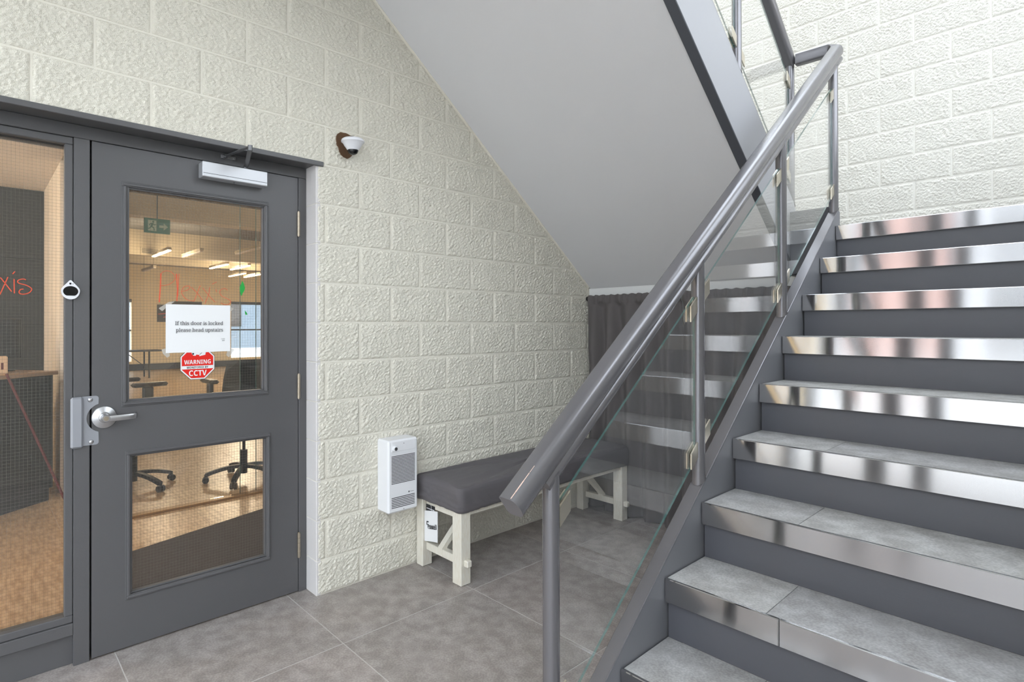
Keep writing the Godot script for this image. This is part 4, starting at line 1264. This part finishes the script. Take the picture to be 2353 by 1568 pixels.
func room() -> void:
	var rng := RandomNumberGenerator.new()
	rng.seed = 31
	var f := struct("floor_room", "pale wood look tile floor of the room behind the door", "floor")
	part("grout_bed", B(Vector3(-17.2, -0.2, -12.0), Vector3(-0.2, -0.002, 4.0)), M.grout, f)
	var x := -0.16
	var i := 0
	while x > -9.0:
		var z := 1.97
		while z > -4.8:
			part("tile", B(Vector3(maxf(x - 1.2, -17.2) + 0.001, -0.015, z - 0.81 + 0.001), Vector3(x - 0.001, 0, z - 0.001), 0.0008), M["room_tile_%d" % rng.randi_range(0, 2)], f)
			z -= 0.81
		x -= 1.2
		i += 1
	part("far_tiles", B(Vector3(-17.2, -0.015, -12.0), Vector3(x + 0.0, 0, 4.0)), M.room_tile_0, f)
	part("side_tiles", B(Vector3(x, -0.015, -12.0), Vector3(-0.2, 0, -4.52)), M.room_tile_1, f)
	# far wall with two windows
	var w := struct("wall_room_end", "cream far wall of the room behind the door", "wall")
	var b := MB.new()
	var wins := [[-2.55, -3.76], [-6.78, -9.4]]
	b.bb(Vector3(-17.2, 0, -2.55), Vector3(-17, 3.6, 4.0))
	b.bb(Vector3(-17.2, 0, -6.78), Vector3(-17, 3.6, -3.76))
	b.bb(Vector3(-17.2, 0, -12.0), Vector3(-17, 3.6, -9.4))
	for q in wins:
		b.bb(Vector3(-17.2, 0, q[1]), Vector3(-17, 0.28, q[0]))
		b.bb(Vector3(-17.2, 2.22, q[1]), Vector3(-17, 3.6, q[0]))
	part("wall_core", b, M.room_wall, w)
	b = MB.new()
	b.bb(Vector3(-17, 0, -12.0), Vector3(-16.97, 0.2, 4.0), 0.004)
	part("baseboard", b, M.black, w, "black baseboard")
	for k in 2:
		var q: Array = wins[k]
		var n := struct("window_%d" % (k + 4), ["left window in the far room wall", "right window in the far room wall"][k], "window")
		part("pane", B(Vector3(-17.12, 0.28, q[1]), Vector3(-17.11, 2.22, q[0])), M.window_glass, n)
		b = MB.new()
		b.bb(Vector3(-17.14, 2.12, q[1]), Vector3(-17.0, 2.22, q[0]))
		b.bb(Vector3(-17.14, 1.22, q[1]), Vector3(-17.09, 1.27, q[0]))
		b.bb(Vector3(-17.14, 0.28, (q[0] + q[1]) / 2 - 0.03), Vector3(-17.09, 2.2, (q[0] + q[1]) / 2 + 0.03))
		part("window_frame", b, M.mullion, n)
	w = struct("wall_room_side", "cream side wall of the room behind the door", "wall")
	part("wall_core", B(Vector3(-17.2, 0, -12.2), Vector3(-0.2, 3.6, -12.0)), M.room_wall, w)
	w = struct("wall_room_near", "cream wall at the near side of the room", "wall")
	part("wall_core", B(Vector3(-17.2, 0, 4.0), Vector3(-0.2, 3.6, 4.2)), M.room_wall, w)
	w = struct("ceiling_room", "grey brown open ceiling of the room behind the door", "ceiling")
	part("deck", B(Vector3(-17.2, 3.3, -12.0), Vector3(-0.2, 3.6, 4.0)), M.room_ceiling, w)
	for q in [-3.6, -6.6, -10.0, -13.4]:
		part("beam", B(Vector3(q - 0.12, 2.98 if q != -10.0 else 2.80, -12.0), Vector3(q + 0.12, 3.32, -0.9 if q > -5.0 else 4.0), 0.004), M.beam, w)
	# entrance lobby: dark panelled wall, cream return, low ceiling
	w = struct("wall_lobby", "dark slate panelled wall behind the reception counter", "wall")
	part("wall_core", B(Vector3(-4.6, 0, -0.56), Vector3(-4.42, 2.76, 4.0)), M.black, w)
	for r in 5:
		for c in 4:
			var y0: float = [0.0, 0.078, 0.738, 1.398, 2.057][r]; var y1: float = [0.078, 0.738, 1.398, 2.057, 2.75][r]
			part("panel", B(Vector3(-4.42, y0 + 0.002, -0.56 + c * 1.14 + 0.002), Vector3(-4.4, y1 - 0.002, -0.56 + (c + 1) * 1.14 - 0.002), 0.002), M.slate, w)
	w = struct("wall_return", "cream wall end beside the dark panelled wall", "wall")
	part("wall_core", B(Vector3(-4.6, 0, -0.72), Vector3(-3.02, 3.3, -0.56)), M.room_white, w)
	w = struct("ceiling_lobby", "pinkish cream low ceiling over the reception", "ceiling")
	part("board", B(Vector3(-4.6, 2.752, -0.56), Vector3(-0.2, 2.85, 4.0)), M.room_white, w)
	# reception counter, set at an angle
	var d := thing("reception_counter", "black reception counter with a brown top seen through the sidelight", "counter", Vector3(-2.62, 0, 0.05))
	d.rotation.y = 0.62
	b = MB.new()
	b.bb(Vector3(-0.52, 0.10, -0.58), Vector3(0.13, 0.995, 0.9), 0.004)
	part("body", b, M.slate, d)
	part("kick", B(Vector3(-0.50, 0.0, -0.56), Vector3(0.11, 0.10, 0.88)), M.black, d)
	part("worktop", B(Vector3(-0.55, 0.995, -0.60), Vector3(0.16, 1.025, 0.92), 0.004), M.desk_top, d)
	b = MB.new()
	var t := thing("monitor", "black monitor on the reception counter, seen through the sidelight", "monitor", Vector3(-3.10, 1.026, -0.17))
	t.rotation.y = 0.62
	b.bb(Vector3(-0.02, 0.10, -0.17), Vector3(0.02, 0.42, 0.17), 0.008)
	part("screen", b, M.black, t)
	b = MB.new()
	b.cyl(Vector3(0, 0.008, 0), Vector3(0, 0.12, 0), 0.02, 12)
	b.cyl(Vector3(0, 0, 0), Vector3(0, 0.008, 0), 0.1, 20)
	part("stand", b, M.black, t)
	t = thing("carton", "small beige carton on the reception counter", "box", Vector3(-2.86, 1.026, -0.14))
	part("body", B(Vector3(-0.08, 0, -0.07), Vector3(0.08, 0.125, 0.095), 0.003), M.cardboard, t)
	part("slot", B(Vector3(0.0795, 0.03, -0.045), Vector3(0.081, 0.08, -0.03)), M.pole_red, t, "dark slot")
	t = thing("pole", "thin dark red pole leaning against the reception counter", "pole")
	b = MB.new()
	b.cyl(Vector3(-2.267, 0.006, -0.557), Vector3(-2.44, 1.045, -0.19), 0.009, 12)
	part("shaft", b, M.pole_red, t)
	# entrance mat
	t = thing("door_mat", "dark brown entrance mat inside the grey door", "mat")
	b = MB.new()
	b.prism(PackedVector2Array([Vector2(-0.28, -0.46), Vector2(-0.28, -2.4), Vector2(-1.716, -2.4), Vector2(-1.168, -0.46)]), Vector3(0, 0.001, 0), Vector3(1, 0, 0), Vector3(0, 0, 1), Vector3(0, 0.008, 0))
	part("pile", b, M.mat_pile, t)
	# frameless glass partition
	var g := thing("glass_partition", "frameless glass partition between the entrance and the office chairs", "partition")
	for q in [[-0.735, -1.66], [-1.79, -3.2], [-3.206, -4.6]]:
		var pn := part("pane", B(Vector3(-1.975, 0.02, q[1]), Vector3(-1.965, 2.9, q[0])), M.glass, g)
		b = MB.new()
		for z in q: b.bb(Vector3(-1.976, 0.02, z - 0.002), Vector3(-1.964, 2.9, z + 0.002))
		part("glass_edge", b, M.glass_edge, pn)
	part("floor_track", B(Vector3(-1.99, 0.0, -4.6), Vector3(-1.92, 0.018, -0.735), 0.003), M.brass_track, g, "bronze floor track")
	office_chair(Vector3(-2.78, 0.001, -1.05), PI + 0.15, "black office chair behind the glass partition, nearer the door handle")
	office_chair(Vector3(-2.43, 0.001, -1.86), -PI / 2, "black office chair behind the glass partition, nearer the door hinges")
	# lights
	var li := [[-9.0, -2.72, true, "pendant light left of the upper pane, nearest the vent"], [-8.75, -3.2, false, "unlit pendant light beside the brightest one"], [-10.7, -4.325, true, "pendant light above the middle of the written word"], [-10.67, -4.80, true, "pendant light at the right of the upper pane"], [-12.6, -5.42, true, "far pendant light, lowest at the right of the pane"], [-12.6, -5.84, true, "far pendant light nearest the door edge"], [-12.5, -3.26, false, "small unlit pendant light low at the left"], [-7.6, -3.84, false, "unlit pendant light high at the right of the pane"]]
	for q in li:
		lit_tube(Vector3(q[0], 2.75, q[1]), 1.2, q[3], q[2])
	# more of the same lights out of sight light the near part of the room
	for q in [[-3.0, 1.6, "pendant light over the reception counter, hidden by the wall"], [-1.4, 1.6, "pendant light just inside the block wall, hidden by it"], [-6.0, -6.5, "pendant light to the right of the door, hidden by the wall"], [-3.2, -4.2, "pendant light behind the block wall, past the office chairs"]]:
		lit_tube(Vector3(q[0], 2.66, q[1]), 1.2, q[2], true)
	# exit sign
	var e := thing("exit_sign", "green running figure exit sign seen through the upper door pane", "exit sign", Vector3(-5.0, 2.616, -1.742))
	part("box", B(Vector3(-0.03, -0.09, -0.145), Vector3(0.0, 0.09, 0.145), 0.003), M.exit_green, e)
	b = MB.new()
	b.cyl(Vector3(-0.015, 0.09, 0), Vector3(-0.015, 0.69, 0), 0.008, 8)
	part("stem", b, M.black, e)
	b = MB.new()
	var U := Vector3(0, 0, -1); var V := Vector3.UP; var D := Vector3(0.002, 0, 0)
	for p in [[[0.02, -0.015], [0.07, -0.015], [0.07, -0.045], [0.118, 0.0], [0.07, 0.045], [0.07, 0.015], [0.02, 0.015]]]:
		var a := PackedVector2Array()
		for c in p: a.append(Vector2(c[0], c[1] - 0.004))
		b.prism(a, Vector3(0, 0, 0), U, V, D)
	part("arrow", b, M.exit_white, e)
	b = MB.new()
	b.prism(PackedVector2Array([Vector2(-0.105, -0.066), Vector2(-0.012, -0.066), Vector2(-0.012, 0.064), Vector2(-0.105, 0.064)]), Vector3.ZERO, U, V, D)
	part("doorway", b, M.exit_white, e)
	b = MB.new()
	b.cyl(Vector3(0.001, 0.046, 0.048), Vector3(0.0035, 0.046, 0.048), 0.012, 14)
	for q in [[[-0.055, 0.03], [-0.068, -0.012], 0.022], [[-0.068, -0.012], [-0.040, -0.03], 0.013], [[-0.040, -0.03], [-0.036, -0.06], 0.011], [[-0.07, -0.012], [-0.086, -0.036], 0.013], [[-0.086, -0.036], [-0.105, -0.04], 0.011], [[-0.055, 0.026], [-0.033, 0.008], 0.010], [[-0.033, 0.008], [-0.018, 0.018], 0.009], [[-0.058, 0.028], [-0.084, 0.018], 0.010], [[-0.084, 0.018], [-0.092, -0.004], 0.009]]:
		b.bar(Vector3(0.0025, q[0][1], -q[0][0]), Vector3(0.0025, q[1][1], -q[1][0]), 0.002, q[2])
	part("running_figure", b, M.exit_green, e)
	# vent on the beam
	t = thing("vent_grille", "grey vent grille on the cream ceiling beam", "vent", Vector3(-9.878, 2.885, -2.72))
	b = MB.new()
	for k in 7: b.bb(Vector3(0, -0.05 + k * 0.016, -0.15), Vector3(0.012, -0.042 + k * 0.016, 0.15))
	part("slats", b, M.beam, t)
	part("frame", ring(0.0, 0.016, 0.17, -0.17, -0.07, 0.075, 0.02), M.beam, t)
	part("backing", B(Vector3(0, -0.06, -0.16), Vector3(0.004, 0.065, 0.16)), M.sign_black, t)
	# poster on the far wall
	t = thing("poster", "dark poster with red streaks on the far wall", "poster", Vector3(-16.998, 0, 0))
	part("sheet", B(Vector3(0, 1.51, -6.1), Vector3(0.02, 2.065, -4.47)), M.poster_dark, t)
	b = MB.new()
	for q in [[-4.5, 1.76, -5.1, 1.82], [-4.65, 1.66, -5.3, 1.80], [-5.2, 1.7, -5.9, 1.9]]:
		b.bar(Vector3(0.022, q[1], q[0]), Vector3(0.022, q[3], q[2]), 0.004, 0.03)
	part("streak", b, M.poster_red, t)
	part("banner", B(Vector3(0, 2.075, -5.82), Vector3(0.02, 2.18, -4.9)), M.poster_dark, t)
	# folding table
	t = thing("folding_table", "black folding table by the left window of the far wall", "table", Vector3(-14.2, 0, -3.1))
	part("tabletop", B(Vector3(-0.35, 0.705, -0.82), Vector3(0.35, 0.74, 0.9), 0.005), M.black, t)
	for z in [-0.48, 0.75]:
		for q in [-0.28, 0.28]:
			b = MB.new()
			b.cyl(Vector3(q, 0.001, z), Vector3(q, 0.705, z), 0.022, 12)
			part("leg", b, M.black, t)
	b = MB.new()
	b.bar(Vector3(0.28, 0.22, -0.48), Vector3(0.28, 0.68, 0.05), 0.02, 0.02)
	b.bar(Vector3(0.28, 0.25, -0.48), Vector3(0.28, 0.25, 0.75), 0.02, 0.02)
	b.bar(Vector3(0.28, 0.22, 0.75), Vector3(0.28, 0.68, 0.2), 0.02, 0.02)
	part("brace", b, M.black, t)

# ------------------------------------------------------------------ street side
func outside() -> void:
	var g := struct("ground", "pale pavement outside the glazed front", "ground")
	part("pavement", B(Vector3(-60, -0.4, FRONT + 0.2), Vector3(60, -0.05, 60)), M.pavement, g)
	part("pavement", B(Vector3(-60, -0.4, -60), Vector3(-17.3, -0.05, FRONT + 0.2)), M.pavement, g)
	var far := thing("grey_building", "blue grey building seen through the far room window", "building", Vector3(-34.0, -0.05, -16.0))
	part("wall", B(Vector3(-4, 0.0, -14), Vector3(0, 6.5, 12)), M.blue_grey, far)
	part("roof", B(Vector3(-4.2, 6.5, -14.2), Vector3(0.2, 6.8, 12.2)), M.mullion, far)
	for z in [-10.5, -7.0, -3.5, 0.0, 3.5, 7.0]:
		part("window", B(Vector3(-0.02, 1.4, z - 0.8), Vector3(0.03, 3.4, z + 0.8)), M.lens_black, far)
	var b := thing("brick_building", "pinkish brick building across the street", "building", Vector3(-1.75, -0.05, 16.0))
	part("wall", B(Vector3(-1.2, 0, 0), Vector3(1.2, 6.6, 6)), M.brick_pink, b)
	part("roof", B(Vector3(-1.25, 6.6, -0.2), Vector3(1.25, 6.8, 6.2)), M.mullion, b)
	for x in [-0.55, 0.55]:
		for y in [1.0, 4.0]:
			part("window", B(Vector3(x - 0.3, y, -0.03), Vector3(x + 0.3, y + 1.6, 0.02)), M.lens_black, b)
	for q in [[-7.5, 4.4, "pale rendered building left of the pink one across the street"], [4.0, 4.4, "pale rendered building right of the pink one across the street"]]:
		b = thing("rendered_building", q[2], "building", Vector3(q[0], -0.05, 16.4))
		part("wall", B(Vector3(-4.4, 0, 0), Vector3(4.4, 6.2, 6)), M.render_pale, b)
		part("roof", B(Vector3(-4.5, 6.2, -0.2), Vector3(4.5, 6.4, 6.2)), M.mullion, b)
		for x in [-3.0, 0.0, 3.0]:
			for y in [0.9, 3.8]:
				part("window", B(Vector3(x - 0.6, y, -0.03), Vector3(x + 0.6, y + 1.6, 0.02)), M.lens_black, b)
